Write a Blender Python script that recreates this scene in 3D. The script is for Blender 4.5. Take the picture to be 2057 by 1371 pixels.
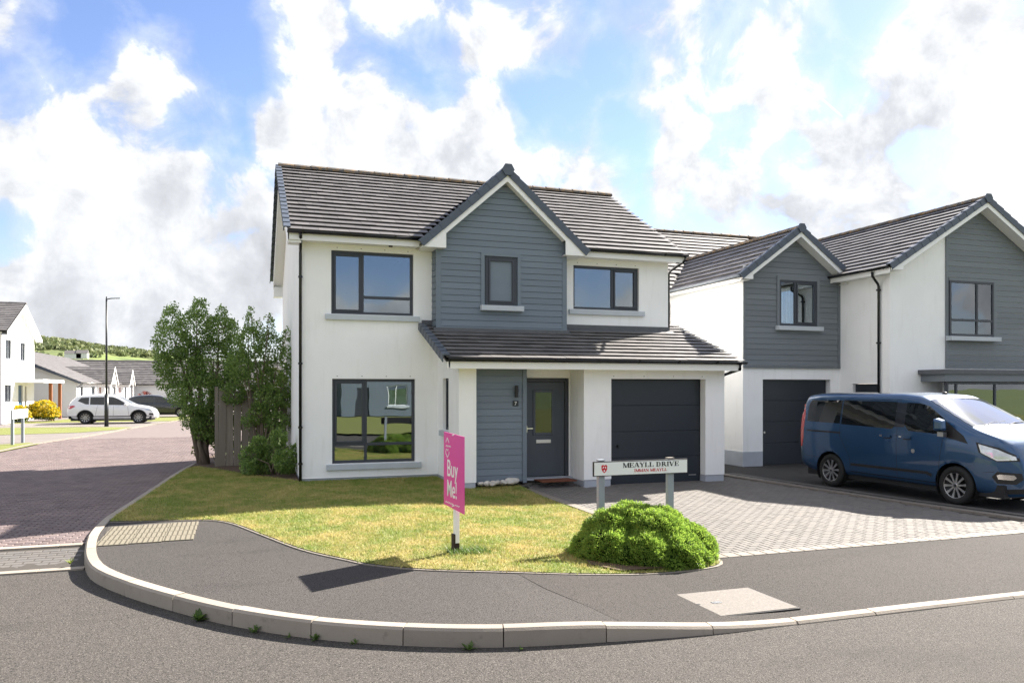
import bpy, bmesh, math, random
import numpy as np
from mathutils import Vector, Matrix
from mathutils.geometry import delaunay_2d_cdt
random.seed(7); RNG = np.random.default_rng(11)
R = math.radians
for o in list(bpy.data.objects): bpy.data.objects.remove(o)
scn = bpy.context.scene
col = scn.collection

# ------------------------------------------------------------------ camera
CAM = Vector((-1.193, -17.792, 2.05))
cd = bpy.data.cameras.new('camera'); cam = bpy.data.objects.new('camera', cd); col.objects.link(cam)
cam.location = CAM; cam.rotation_euler = (R(90), 0, R(-19))
cd.sensor_width = 36; cd.lens = 1570 / 2057 * 36; cd.shift_y = 94.5 / 2057; cd.clip_end = 8000; cd.clip_start = .1
scn.camera = cam

# ------------------------------------------------------------------ sun, sky, exposure
SUN = Vector((1.252, .617, 1.0)).normalized()
SUN_EL = math.asin(SUN.z); SUN_AZ = math.atan2(SUN.x, SUN.y)
sl = bpy.data.lights.new('sun', 'SUN'); so = bpy.data.objects.new('sun', sl); col.objects.link(so)
sl.energy = 3.25; sl.angle = R(.55); sl.color = (1, .93, .83)
so.rotation_euler = SUN.to_track_quat('Z', 'Y').to_euler(); so.location = (40, 20, 40)
vs = scn.view_settings
vs.view_transform = 'Standard'; vs.look = 'None'; vs.gamma = 1; vs.use_curve_mapping = False; vs.exposure = 2.6
SKY_STRENGTH = .1; CLOUD, CLOUD_GLOW, BLUE = 1.98, .0, (.325, .318, .375)

def pixdir(px, py):
    u = (px - 1028.5) / 1570; w = (780 - py) / 1570; c, s = math.cos(R(19)), math.sin(R(19))
    return Vector((c * u + s, -s * u + c, w)).normalized()

def build_world():
    w = bpy.data.worlds.new('World'); scn.world = w; w.use_nodes = True
    nt = w.node_tree; N = nt.nodes; L = nt.links; N.clear()
    def nd(t, **k):
        n = N.new(t)
        for a, b in k.items(): setattr(n, a, b)
        return n
    def mth(op, a, b=None, clamp=False):
        n = nd('ShaderNodeMath', operation=op); n.use_clamp = clamp
        for i, v in enumerate((a, b)):
            if v is None: continue
            if isinstance(v, (int, float)): n.inputs[i].default_value = v
            else: L.new(v, n.inputs[i])
        return n.outputs[0]
    def vm(op, a, b=None, scale=None):
        n = nd('ShaderNodeVectorMath', operation=op)
        for i, v in enumerate((a, b)):
            if v is None: continue
            if isinstance(v, (tuple, list, Vector)): n.inputs[i].default_value = tuple(v)
            else: L.new(v, n.inputs[i])
        if scale is not None:
            if isinstance(scale, (int, float)): n.inputs['Scale'].default_value = scale
            else: L.new(scale, n.inputs['Scale'])
        return n.outputs['Value'] if op == 'DOT_PRODUCT' else n.outputs[0]
    def smooth(x, a, b):
        n = nd('ShaderNodeMapRange', interpolation_type='SMOOTHSTEP')
        L.new(x, n.inputs[0]); n.inputs[1].default_value = a; n.inputs[2].default_value = b
        return n.outputs[0]
    d = vm('NORMALIZE', nd('ShaderNodeTexCoord').outputs['Generated'])
    sky = nd('ShaderNodeTexSky'); sky.sky_type = 'NISHITA'; sky.sun_disc = False
    sky.sun_elevation = SUN_EL; sky.sun_rotation = SUN_AZ; sky.air_density = 1.0; sky.dust_density = .25; sky.ozone_density = 1.5
    sep = nd('ShaderNodeSeparateXYZ'); L.new(d, sep.inputs[0]); zc = mth('MAXIMUM', sep.outputs[2], 0.0)
    def fbm(vec, scale, detail, rough, dist=0.0, off=(0, 0, 0)):
        n = nd('ShaderNodeTexNoise'); n.inputs['Scale'].default_value = scale; n.inputs['Detail'].default_value = detail
        n.inputs['Roughness'].default_value = rough; n.inputs['Distortion'].default_value = dist
        L.new(vm('ADD', vec, off), n.inputs['Vector']); return n.outputs['Fac']
    # cloud masses by direction; edges come from the noise
    nw = nd('ShaderNodeTexNoise'); nw.inputs['Scale'].default_value = 5.0; nw.inputs['Detail'].default_value = 4; nw.inputs['Roughness'].default_value = .55; L.new(d, nw.inputs['Vector'])
    dw = vm('NORMALIZE', vm('ADD', d, vm('SCALE', vm('SUBTRACT', nw.outputs['Color'], (.5, .5, .5)), scale=.12)))
    masses = [(90, 250, 110, 1), (260, 230, 150, 1), (340, 130, 80, .9), (30, 70, 70, .7), (640, 70, 80, 1), (900, 60, 110, .9), (1080, 80, 110, .8), (1330, 80, 120, .9), (730, 290, 150, 1.1),
              (560, 260, 60, .9), (900, 330, 130, 1), (1150, 340, 110, .8), (1440, 330, 110, 1.05), (1320, 225, 60, 1), (1550, 150, 120, 1), (1700, 390, 150, 1.1), (1930, 190, 150, 1.2),
              (330, 480, 180, 1.1), (80, 420, 100, .9), (100, 580, 140, 1.1), (470, 520, 130, 1), (1990, 40, 120, 1), (-260, 380, 200, 1.), (2330, 300, 240, 1.), (240, 640, 90, .9), (2000, 430, 90, 1)]
    def field(lst, k):
        tot = None
        for c in lst:
            dot = vm('DOT_PRODUCT', dw, pixdir(c[0], c[1])); ca = 1 - math.cos(c[2] / 1570 * .93)
            m = mth('MULTIPLY', smooth(dot, 1 - ca * 2.6, 1 - ca * .15), c[3] if len(c) > 3 else 1.0)
            tot = m if tot is None else mth('MAXIMUM', tot, m)
        return tot
    tot = field(masses, 1)
    # unseen cloud beyond the placed masses, raised to brighten the shaded walls
    ext = smooth(fbm(d, 2.4, 5, .5, .3, (8.2, 1.1, 4.3)), .38, .50)
    fr = smooth(vm('DOT_PRODUCT', d, pixdir(1028, 420)), .60, .76)
    tot = mth('MAXIMUM', tot, mth('MULTIPLY', ext, mth('SUBTRACT', 1.0, fr)))
    gp = field([(555, 50, 70), (430, 250, 60), (120, 60, 70), (1090, 230, 80), (880, 160, 70), (1720, 110, 90), (470, 130, 60), (1600, 320, 50), (440, 360, 50), (1480, 250, 50), (30, 170, 50), (1250, 280, 50), (20, 480, 50), (1230, 130, 50), (1900, 330, 50)], 1)
    def density(vec, gross):
        a = fbm(vec, 4.2, 9, .58, .35, (3.1, 1.7, .4)); b = fbm(vec, 13.0, 8, .6, .4, (.3, 5.7, 1.4))
        s = mth('ADD', mth('MULTIPLY', a, .62), mth('MULTIPLY', b, .42))
        return s
    n0 = density(d, 1)
    sh = vm('ADD', d, vm('SCALE', tuple(SUN), scale=.045)); n1 = density(sh, 1)
    hz = smooth(zc, .14, .02)
    bias = mth('SUBTRACT', mth('MULTIPLY', tot, .20), mth('MULTIPLY', gp, .12)); bias = mth('ADD', bias, mth('MULTIPLY', hz, .17))
    dens = mth('ADD', n0, bias)
    core = smooth(dens, .585, .69); veil = mth('MULTIPLY', smooth(dens, .47, .68), .45)
    mask = mth('MAXIMUM', core, veil)
    thick = smooth(dens, .64, .86)
    # short condensation trail
    ca, cb = pixdir(1632, 182), pixdir(1694, 236); cn = ca.cross(cb).normalized(); cm = (ca + cb).normalized()
    across = mth('ABSOLUTE', vm('DOT_PRODUCT', d, cn)); trail = mth('MULTIPLY', smooth(across, .0022, .0005), smooth(vm('DOT_PRODUCT', d, cm), cm.dot(ca) - .00006, cm.dot(ca) + .00006))
    mask = mth('MAXIMUM', mask, mth('MULTIPLY', trail, .85))
    lit = mth('ADD', mth('MULTIPLY', mth('SUBTRACT', n0, n1), 3.0), .80)
    n5 = fbm(d, 3.4, 6, .5, .3, (1.3, 7, 2)); low = smooth(zc, .36, .06)
    cs = vm('DOT_PRODUCT', d, tuple(SUN)); fwd = smooth(cs, .80, 1.0)
    away = smooth(cs, .86, .35)
    grey = mth('MULTIPLY', mth('MULTIPLY', smooth(n5, .40, .60), thick), mth('ADD', mth('MULTIPLY', mth('MULTIPLY', low, away), .48), .05))
    lit = mth('SUBTRACT', lit, grey); lit = mth('ADD', lit, mth('MULTIPLY', mth('SUBTRACT', fbm(d, 15, 7, .62, .5, (2, 9, 4)), .5), .45)); lit = mth('ADD', lit, mth('MULTIPLY', fwd, .08), clamp=True)
    cr = nd('ShaderNodeValToRGB'); L.new(lit, cr.inputs[0]); e = cr.color_ramp.elements
    e[0].position = .1; e[0].color = (.47, .48, .51, 1); e[1].position = .95; e[1].color = (.975, .985, 1.0, 1); x = e.new(.55); x.color = (.67, .69, .73, 1)
    cl = vm('SCALE', cr.outputs[0], scale=mth('ADD', mth('MULTIPLY', fwd, CLOUD_GLOW), CLOUD))
    sb = vm('MULTIPLY', sky.outputs[0], BLUE)
    mx = nd('ShaderNodeMix', data_type='RGBA'); L.new(mask, mx.inputs['Factor']); L.new(sb, mx.inputs['A']); L.new(cl, mx.inputs['B'])
    bg = nd('ShaderNodeBackground'); bg.inputs['Strength'].default_value = SKY_STRENGTH; L.new(mx.outputs['Result'], bg.inputs[0])
    out = nd('ShaderNodeOutputWorld'); L.new(bg.outputs[0], out.inputs[0])
build_world()

# ------------------------------------------------------------------ materials
class MatB:
    def __init__(s, name):
        s.m = bpy.data.materials.new(name); s.m.use_nodes = True; s.nt = s.m.node_tree; s.N = s.nt.nodes; s.L = s.nt.links
        s.b = s.N['Principled BSDF']; s.out = s.N['Material Output']
    def nd(s, t, **k):
        n = s.N.new(t)
        for a, b in k.items(): setattr(n, a, b)
        return n
    def coord(s, kind='Object'):
        if kind == 'World': return s.nd('ShaderNodeNewGeometry').outputs['Position']
        return s.nd('ShaderNodeTexCoord').outputs[kind]
    def noise(s, scale, detail=4, rough=.55, kind='World', stretch=None, dist=0):
        n = s.nd('ShaderNodeTexNoise'); n.inputs['Scale'].default_value = scale; n.inputs['Detail'].default_value = detail
        n.inputs['Roughness'].default_value = rough; n.inputs['Distortion'].default_value = dist
        v = s.coord(kind)
        if stretch:
            m = s.nd('ShaderNodeMapping'); m.inputs['Scale'].default_value = stretch; s.L.new(v, m.inputs[0]); v = m.outputs[0]
        s.L.new(v, n.inputs['Vector']); return n.outputs['Fac']
    def ramp(s, fac, stops):
        r = s.nd('ShaderNodeValToRGB'); s.L.new(fac, r.inputs[0]); e = r.color_ramp.elements
        e[0].position, e[0].color = stops[0][0], (*stops[0][1], 1); e[1].position, e[1].color = stops[-1][0], (*stops[-1][1], 1)
        for p, c in stops[1:-1]: x = e.new(p); x.color = (*c, 1)
        return r.outputs[0]
    def mix(s, fac, a, b, mode='MIX'):
        m = s.nd('ShaderNodeMix', data_type='RGBA', blend_type=mode)
        for k, v in (('Factor', fac), ('A', a), ('B', b)):
            if isinstance(v, (int, float)): m.inputs[k].default_value = v
            elif isinstance(v, tuple): m.inputs[k].default_value = (*v, 1)
            else: s.L.new(v, m.inputs[k])
        return m.outputs['Result']
    def math(s, op, a, b=0.0):
        n = s.nd('ShaderNodeMath', operation=op)
        for i, v in enumerate((a, b)):
            if isinstance(v, (int, float)): n.inputs[i].default_value = v
            else: s.L.new(v, n.inputs[i])
        return n.outputs[0]
    def rnd(s, lo, hi, island=False):
        if island: r = s.nd('ShaderNodeNewGeometry').outputs['Random Per Island']
        else: r = s.nd('ShaderNodeObjectInfo').outputs['Random']
        n = s.nd('ShaderNodeMapRange'); s.L.new(r, n.inputs[0]); n.inputs[3].default_value = lo; n.inputs[4].default_value = hi
        return n.outputs[0]
    def scale(s, c, f):
        n = s.nd('ShaderNodeVectorMath', operation='SCALE')
        if isinstance(c, tuple): n.inputs[0].default_value = c
        else: s.L.new(c, n.inputs[0])
        if isinstance(f, (int, float)): n.inputs['Scale'].default_value = f
        else: s.L.new(f, n.inputs['Scale'])
        return n.outputs[0]
    def bump(s, h, strength=.3, dist=.01):
        n = s.nd('ShaderNodeBump'); n.inputs['Strength'].default_value = strength; n.inputs['Distance'].default_value = dist
        s.L.new(h, n.inputs['Height']); s.L.new(n.outputs[0], s.b.inputs['Normal'])
    def col(s, c):
        if isinstance(c, tuple): s.b.inputs['Base Color'].default_value = (*c, 1)
        else: s.L.new(c, s.b.inputs['Base Color'])
    def set(s, **k):
        for a, v in k.items():
            i = s.b.inputs[a.replace('_', ' ')]
            if isinstance(v, (int, float, tuple)): i.default_value = v
            else: s.L.new(v, i)
        return s

M = {}
def simple(name, c, rough=.5, var=.12, nscale=6, bump=0, bscale=60, metallic=0, spec=.5, coat=0):
    b = MatB(name); n = b.noise(nscale, 5)
    b.col(b.mix(n, tuple(v * (1 - var) for v in c), tuple(min(1, v * (1 + var)) for v in c)))
    b.set(Roughness=rough, Metallic=metallic, Specular_IOR_Level=spec, Coat_Weight=coat)
    if bump: b.bump(b.noise(bscale, 3), bump, .004)
    M[name] = b.m; return b
def mk_render():
    b = MatB('white_render'); n = b.noise(1.1, 6, .6); st = b.noise(2.2, 5, .6, stretch=(3, 3, .35)); g = b.noise(160, 2)
    c = b.ramp(n, [(.3, (.89, .89, .885)), (.7, (.94, .94, .935))])
    c = b.mix(b.ramp(st, [(.55, (0, 0, 0)), (.8, (.32, .32, .32))]), c, (.66, .65, .61))
    b.col(c); b.set(Roughness=.9, Specular_IOR_Level=.2); b.bump(g, .25, .004); M['render'] = b.m
mk_render()
simple('plinth', (.42, .45, .50), .85, .15, 3, .3, 90)
simple('sill', (.50, .54, .58), .8, .1, 4, .3, 80)
simple('white_upvc', (.86, .86, .85), .35, .03, 3)
simple('anthracite', (.040, .046, .060), .45, .1, 5)
simple('gutter_black', (.008, .009, .011), .25, .1, 5)
simple('garage_door', (.018, .024, .034), .42, .08, 3, .12, 240)
simple('door_paint', (.062, .074, .092), .45, .08, 3, .1, 120)
simple('lead', (.10, .105, .115), .6, .3, 9, .9, 14)
simple('chrome', (.75, .75, .76), .18, .03, 5, metallic=1)
simple('steel', (.55, .55, .55), .3, .05, 5, metallic=1)
simple('black_plastic', (.012, .012, .013), .5, .15, 8)
simple('rubber', (.012, .012, .012), .8, .2, 12)
simple('rim', (.42, .42, .43), .3, .05, 8, metallic=.9)
simple('rim_dark', (.035, .035, .037), .4, .05, 8, metallic=.6)
simple('curtain', (.55, .53, .5), .9, .1, 4)
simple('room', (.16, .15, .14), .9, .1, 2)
simple('room_dark', (.03, .03, .03), .9, .1, 2)
simple('mat_brown', (.16, .05, .022), .95, .3, 40, .8, 120)
simple('stone_white', (.55, .52, .48), .85, .4, 14, .6, 25)
simple('sign_white', (.80, .82, .80), .4, .03, 4)
simple('sign_black', (.012, .012, .014), .5, .1, 4)
simple('sign_red', (.55, .018, .03), .5, .1, 4)
simple('sign_pink', (.70, .05, .33), .4, .05, 3)
simple('post_grey', (.27, .30, .34), .5, .08, 5)
simple('post_white', (.78, .78, .77), .55, .08, 9)
simple('stake_brown', (.035, .022, .016), .9, .4, 20, .6, 50)
simple('lamp_black', (.012, .015, .018), .4, .1, 5)
simple('timber_post', (.25, .09, .035), .8, .2, 6)
simple('blue_door', (.03, .09, .18), .4, .1, 4)
simple('red_door', (.35, .03, .03), .4, .1, 4)
simple('taillight', (.45, .01, .015), .12, .05, 4, coat=1)
simple('headlamp_glass', (.55, .58, .6), .08, .2, 20, metallic=.6, coat=1)
simple('soil', (.075, .045, .028), .95, .5, 9, 1., 40)
simple('tarmac_pale', (.165, .145, .135), .95, .2, .8, .4, 120)
simple('field', (.11, .15, .045), .95, .3, .03)
simple('shed_white', (.75, .75, .74), .9, .05, 2)
simple('moss_tile', (.16, .10, .03), .9, .4, 10)

def mk_clad(name, c):
    b = MatB(name); n = b.noise(2.5, 5, .6, stretch=(.4, .4, 4)); g = b.noise(10, 6, .65, stretch=(.6, .6, 9))
    sc = b.noise(7, 8, .75)
    base = b.scale(b.mix(n, tuple(v * .9 for v in c), tuple(v * 1.1 for v in c)), b.rnd(.93, 1.07))
    base = b.mix(b.ramp(sc, [(.68, (0, 0, 0)), (.78, (.3, .3, .3))]), base, tuple(v * 1.9 for v in c))
    b.col(base); b.set(Roughness=.62); b.bump(g, .35, .006); M[name] = b.m
mk_clad('cladding', (.155, .192, .234))
mk_clad('cladding_warm', (.16, .18, .20))

def mk_tile(name, c, island):
    b = MatB(name); n = b.noise(5, 6, .65); f = b.noise(60, 3)
    cc = b.mix(n, tuple(v * .8 for v in c), tuple(v * 1.2 for v in c))
    l = b.noise(1.3, 7, .7)
    cc = b.mix(b.ramp(l, [(.6, (0, 0, 0)), (.78, (.35, .35, .35))]), cc, (.16, .145, .12))
    b.col(b.scale(cc, b.rnd(.78, 1.2, island))); b.set(Roughness=.55, Specular_IOR_Level=.45); b.bump(f, .3, .004); M[name] = b.m
TILE = (.128, .120, .120)
mk_tile('tile', TILE, False); mk_tile('tile_field', TILE, True)
simple('verge_tile', (.075, .092, .122), .5, .25, 6, .3, 40)

def mk_asphalt(name, c, warm, speck=1.0):
    b = MatB(name)
    big = b.noise(.35, 5, .6); med = b.noise(3, 4, .6); gr = b.noise(62, 3, .75); gr2 = b.noise(95, 4, .8)
    base = b.mix(big, tuple(v * .82 for v in c), tuple(v * 1.2 for v in warm))
    base = b.mix(b.math('MULTIPLY', med, .4), base, tuple(v * .75 for v in c))
    base = b.mix(b.ramp(gr, [(.38, (1, 1, 1)), (.5, (0, 0, 0))]), base, tuple(v * .35 for v in c))
    base = b.mix(b.ramp(gr2, [(.53, (0, 0, 0)), (.62, (.85 * speck,) * 3)]), base, tuple(v * 3.1 for v in warm))
    st = b.noise(.9, 6, .7, stretch=(.35, 1, 1)); base = b.mix(b.ramp(st, [(.56, (0, 0, 0)), (.72, (.45, .45, .45))]), base, tuple(v * .6 for v in c))
    b.col(base); b.set(Roughness=.9, Specular_IOR_Level=.12); b.bump(b.math('ADD', gr, b.math('MULTIPLY', gr2, .6)), .8, .006); M[name] = b.m
mk_asphalt('road_asphalt', (.066, .062, .059), (.070, .064, .059), .8)
mk_asphalt('footway_asphalt', (.058, .055, .054), (.066, .060, .057), .45)
mk_asphalt('footway_new', (.050, .047, .045), (.057, .051, .048), .5)
mk_asphalt('drive_tarmac', (.055, .055, .057), (.06, .058, .057), .5)

def mk_paver(name, cols, island):
    b = MatB(name)
    r = b.nd('ShaderNodeNewGeometry').outputs['Random Per Island'] if island else b.nd('ShaderNodeObjectInfo').outputs['Random']
    n = b.noise(26, 4, .6); big = b.noise(.8, 4, .6)
    c = b.ramp(r, [(i / (len(cols) - 1), k) for i, k in enumerate(cols)])
    c = b.mix(b.math('MULTIPLY', n, .5), c, tuple(v * .6 for v in cols[0]))
    c = b.mix(b.ramp(big, [(.45, (0, 0, 0)), (.75, (.3, .3, .3))]), c, tuple(v * 1.25 for v in cols[-1]))
    b.col(c); b.set(Roughness=.85, Specular_IOR_Level=.3); b.bump(n, .4, .004); M[name] = b.m
DR = [(.140, .130, .122), (.168, .155, .142), (.19, .173, .158), (.158, .147, .14)]
RD = [(.125, .096, .097), (.18, .138, .132), (.165, .132, .137), (.225, .172, .16)]
GY = [(.115, .108, .103), (.14, .128, .12), (.125, .12, .116)]
mk_paver('paver', DR, False); mk_paver('paver_field', DR, True)
mk_paver('brick', RD, False); mk_paver('brick_field', RD, True)
mk_paver('sett', GY, False)
def mk_far_brick():
    b = MatB('brick_far'); t = b.nd('ShaderNodeTexBrick'); t.inputs['Scale'].default_value = 1
    t.inputs['Brick Width'].default_value = .2; t.inputs['Row Height'].default_value = .1; t.inputs['Mortar Size'].default_value = .004
    t.inputs['Color1'].default_value = (.17, .132, .125, 1); t.inputs['Color2'].default_value = (.15, .12, .115, 1); t.inputs['Mortar'].default_value = (.04, .035, .033, 1)
    b.L.new(b.coord('World'), t.inputs['Vector']); b.col(t.outputs[0]); b.set(Roughness=.9); M['brick_far'] = b.m
mk_far_brick()
simple('joint_sand', (.055, .048, .042), .95, .25, 30, .5, 90)
simple('edging', (.20, .175, .15), .85, .2, 12, .4, 60)
def mk_kerb():
    b = MatB('kerb'); n = b.noise(3, 6, .65); f = b.noise(90, 3); s = b.noise(9, 7, .7)
    c = b.scale(b.mix(n, (.25, .215, .178), (.33, .29, .245)), b.rnd(.9, 1.1))
    c = b.mix(b.ramp(s, [(.58, (0, 0, 0)), (.75, (.55, .55, .55))]), c, (.13, .115, .098))
    b.col(c); b.set(Roughness=.9); b.bump(f, .5, .005); M['kerb'] = b.m
mk_kerb()
def mk_ridge():
    b = MatB('ridge'); n = b.noise(7, 6, .7); f = b.noise(50, 3); c = b.mix(b.noise(4, 5), (.075, .07, .07), (.12, .11, .105))
    c = b.mix(b.ramp(n, [(.45, (0, 0, 0)), (.62, (.8, .8, .8))]), c, (.27, .16, .06)); b.col(b.scale(c, b.rnd(.8, 1.2))); b.set(Roughness=.8); b.bump(f, .5, .005); M['ridge'] = b.m
mk_ridge()
simple('blister', (.16, .142, .105), .9, .2, 10, .3, 60)
simple('cover_concrete', (.15, .135, .122), .9, .6, 45, .8, 60)
simple('fence_wood', (.15, .115, .085), .9, .3, 3, .5, 20)
def mk_fence():
    b = MatB('fence_wood'); n = b.noise(14, 6, .6, stretch=(1, 1, .06)); p = b.noise(2.5, 5, .6)
    c = b.scale(b.mix(n, (.12, .088, .06), (.28, .24, .195)), b.rnd(.8, 1.25)); c = b.mix(b.math('MULTIPLY', p, .4), c, (.2, .21, .19))
    b.col(c); b.set(Roughness=.9); b.bump(n, .5, .006); M['fence_wood'] = b.m
mk_fence()
def mk_bark():
    b = MatB('bark'); n = b.noise(9, 6, .65, stretch=(1, 1, .3)); b.col(b.mix(n, (.09, .065, .045), (.26, .21, .16))); b.set(Roughness=.95); b.bump(n, .8, .02); M['bark'] = b.m
mk_bark()
def mk_leaf(name, a, c, gl=.45, trans=.35, pos=None):
    b = MatB(name); k = b.mix(b.rnd(0, 1, True), a, c)
    if pos: k = b.mix(b.ramp(b.noise(pos[0], 4), [(.42, (0, 0, 0)), (.6, (1, 1, 1))]), k, pos[1])
    b.col(k); b.set(Roughness=gl)
    t = b.nd('ShaderNodeBsdfTranslucent'); b.L.new(b.scale(k, 1.5), t.inputs[0])
    m = b.nd('ShaderNodeMixShader'); m.inputs[0].default_value = trans
    b.L.new(b.b.outputs[0], m.inputs[1]); b.L.new(t.outputs[0], m.inputs[2]); b.L.new(m.outputs[0], b.out.inputs[0]); M[name] = b.m
mk_leaf('leaf_dark', (.085, .155, .035), (.25, .35, .09), .33, .45)
mk_leaf('leaf_bright', (.10, .15, .02), (.20, .22, .025), .45, .5)
mk_leaf('juniper', (.10, .19, .026), (.29, .40, .062), .6, .38)
mk_leaf('gorse', (.42, .30, .008), (.55, .42, .015), .6, .4)
mk_leaf('gorse_leaf', (.08, .13, .02), (.16, .2, .03), .5, .4)
mk_leaf('weed_leaf', (.05, .10, .02), (.10, .16, .035), .5, .4)
mk_leaf('far_leaf', (.10, .13, .06), (.18, .2, .09), .8, .2)  # leaf colour lightened in place of distance haze
mk_leaf('cordyline', (.16, .04, .04), (.25, .08, .06), .5, .3)
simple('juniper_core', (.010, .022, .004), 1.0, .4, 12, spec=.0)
def mk_grass():
    b = MatB('grass_blade'); r = b.rnd(0, 1, True)
    p = b.noise(1.1, 6, .65, stretch=(1, 1, 0)); p2 = b.noise(5, 4, .6, stretch=(1, 1, 0))
    dry = b.mix(r, (.40, .33, .11), (.58, .48, .20)); grn = b.mix(r, (.15, .225, .035), (.28, .33, .065))
    f = b.math('ADD', b.math('MULTIPLY', p, .6), b.math('MULTIPLY', p2, .5))
    c = b.mix(b.ramp(f, [(.43, (0, 0, 0)), (.62, (1, 1, 1))]), dry, grn)
    b.col(c); b.set(Roughness=.7)
    t = b.nd('ShaderNodeBsdfTranslucent'); b.L.new(c, t.inputs[0])
    m = b.nd('ShaderNodeMixShader'); m.inputs[0].default_value = .35
    b.L.new(b.b.outputs[0], m.inputs[1]); b.L.new(t.outputs[0], m.inputs[2]); b.L.new(m.outputs[0], b.out.inputs[0]); M['grass_blade'] = b.m
    b = MatB('lawn_soil'); p = b.noise(1.1, 6, .65, stretch=(1, 1, 0)); q = b.noise(40, 4, .7)
    c = b.mix(b.ramp(p, [(.42, (0, 0, 0)), (.62, (1, 1, 1))]), (.32, .26, .085), (.15, .20, .04)); c = b.mix(b.ramp(q, [(.4, (.6, .6, .6)), (.6, (0, 0, 0))]), c, (.13, .11, .04))
    b.col(c); b.set(Roughness=.95); b.bump(q, .9, .02); M['lawn_soil'] = b.m
    b = MatB('far_grass'); p = b.noise(.4, 6, .65); q = b.noise(14, 4, .7)
    c = b.mix(p, (.14, .16, .03), (.20, .20, .045)); c = b.mix(b.math('MULTIPLY', q, .4), c, (.07, .10, .015))
    b.col(c); b.set(Roughness=.95); b.bump(q, .8, .03); M['far_grass'] = b.m
mk_grass()
def mk_hill():
    b = MatB('hill'); p = b.noise(.012, 3, .5, dist=.6); q = b.noise(.05, 6, .65)
    c = b.ramp(p, [(.38, (.10, .13, .06)), (.45, (.17, .23, .08)), (.52, (.22, .26, .09)), (.56, (.12, .15, .06)), (.66, (.2, .21, .08))])  # field tones lightened, standing in for haze over the hill
    c = b.mix(b.ramp(q, [(.45, (.7, .7, .7)), (.6, (0, 0, 0))]), c, (.10, .125, .06)); b.col(c); b.set(Roughness=1, Specular_IOR_Level=.1); M["hill"] = b.m
mk_hill()
def mk_glass(name, tint, minr):
    b = MatB(name); b.N.remove(b.b)
    g = b.nd('ShaderNodeBsdfGlossy'); g.inputs['Roughness'].default_value = .0; g.inputs['Color'].default_value = (.93, .97, 1, 1)
    n = b.nd('ShaderNodeTexNoise'); n.inputs['Scale'].default_value = .9; b.L.new(b.coord('World'), n.inputs['Vector'])
    bp = b.nd('ShaderNodeBump'); bp.inputs['Strength'].default_value = .05; bp.inputs['Distance'].default_value = .05; b.L.new(n.outputs['Fac'], bp.inputs['Height']); b.L.new(bp.outputs[0], g.inputs['Normal'])
    t = b.nd('ShaderNodeBsdfTransparent'); t.inputs[0].default_value = (*tint, 1)
    lw = b.nd('ShaderNodeFresnel'); lw.inputs[0].default_value = 1.5
    f = b.math('ADD', b.math('MULTIPLY', lw.outputs[0], 1.3), minr)
    m = b.nd('ShaderNodeMixShader'); b.L.new(f, m.inputs[0]); b.L.new(t.outputs[0], m.inputs[1]); b.L.new(g.outputs[0], m.inputs[2]); b.L.new(m.outputs[0], b.out.inputs[0])
    M[name] = b.m
mk_glass('glass', (.75, .82, .85), .12); mk_glass('door_glass', (.6, .63, .64), .01)
def mk_carglass():
    b = MatB('car_glass'); b.col((.006, .008, .010)); b.set(Roughness=.015, IOR=1.6, Coat_Weight=.3); M['car_glass'] = b.m
    b = MatB('screen_glass'); b.col((.05, .06, .065)); b.set(Roughness=.03, IOR=2.0, Coat_Weight=1.0); M['screen_glass'] = b.m
mk_carglass()
def mk_paint(name, c, metal=.5):
    b = MatB(name); n = b.noise(900, 2, .5, 'Object'); b.col(b.mix(n, tuple(v * .8 for v in c), tuple(v * 1.25 for v in c))); d = b.noise(2.2, 5, .6, 'Object')
    r = b.nd('ShaderNodeMapRange'); b.L.new(d, r.inputs[0]); r.inputs[3].default_value = .22; r.inputs[4].default_value = .38
    b.set(Metallic=metal, Roughness=r.outputs[0], Coat_Weight=1.0, Coat_Roughness=.03); M[name] = b.m
mk_paint('paint_blue', (.017, .064, .15), .5); mk_paint('paint_white', (.72, .73, .75), .1); mk_paint('paint_dark', (.018, .021, .030), .4)

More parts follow.
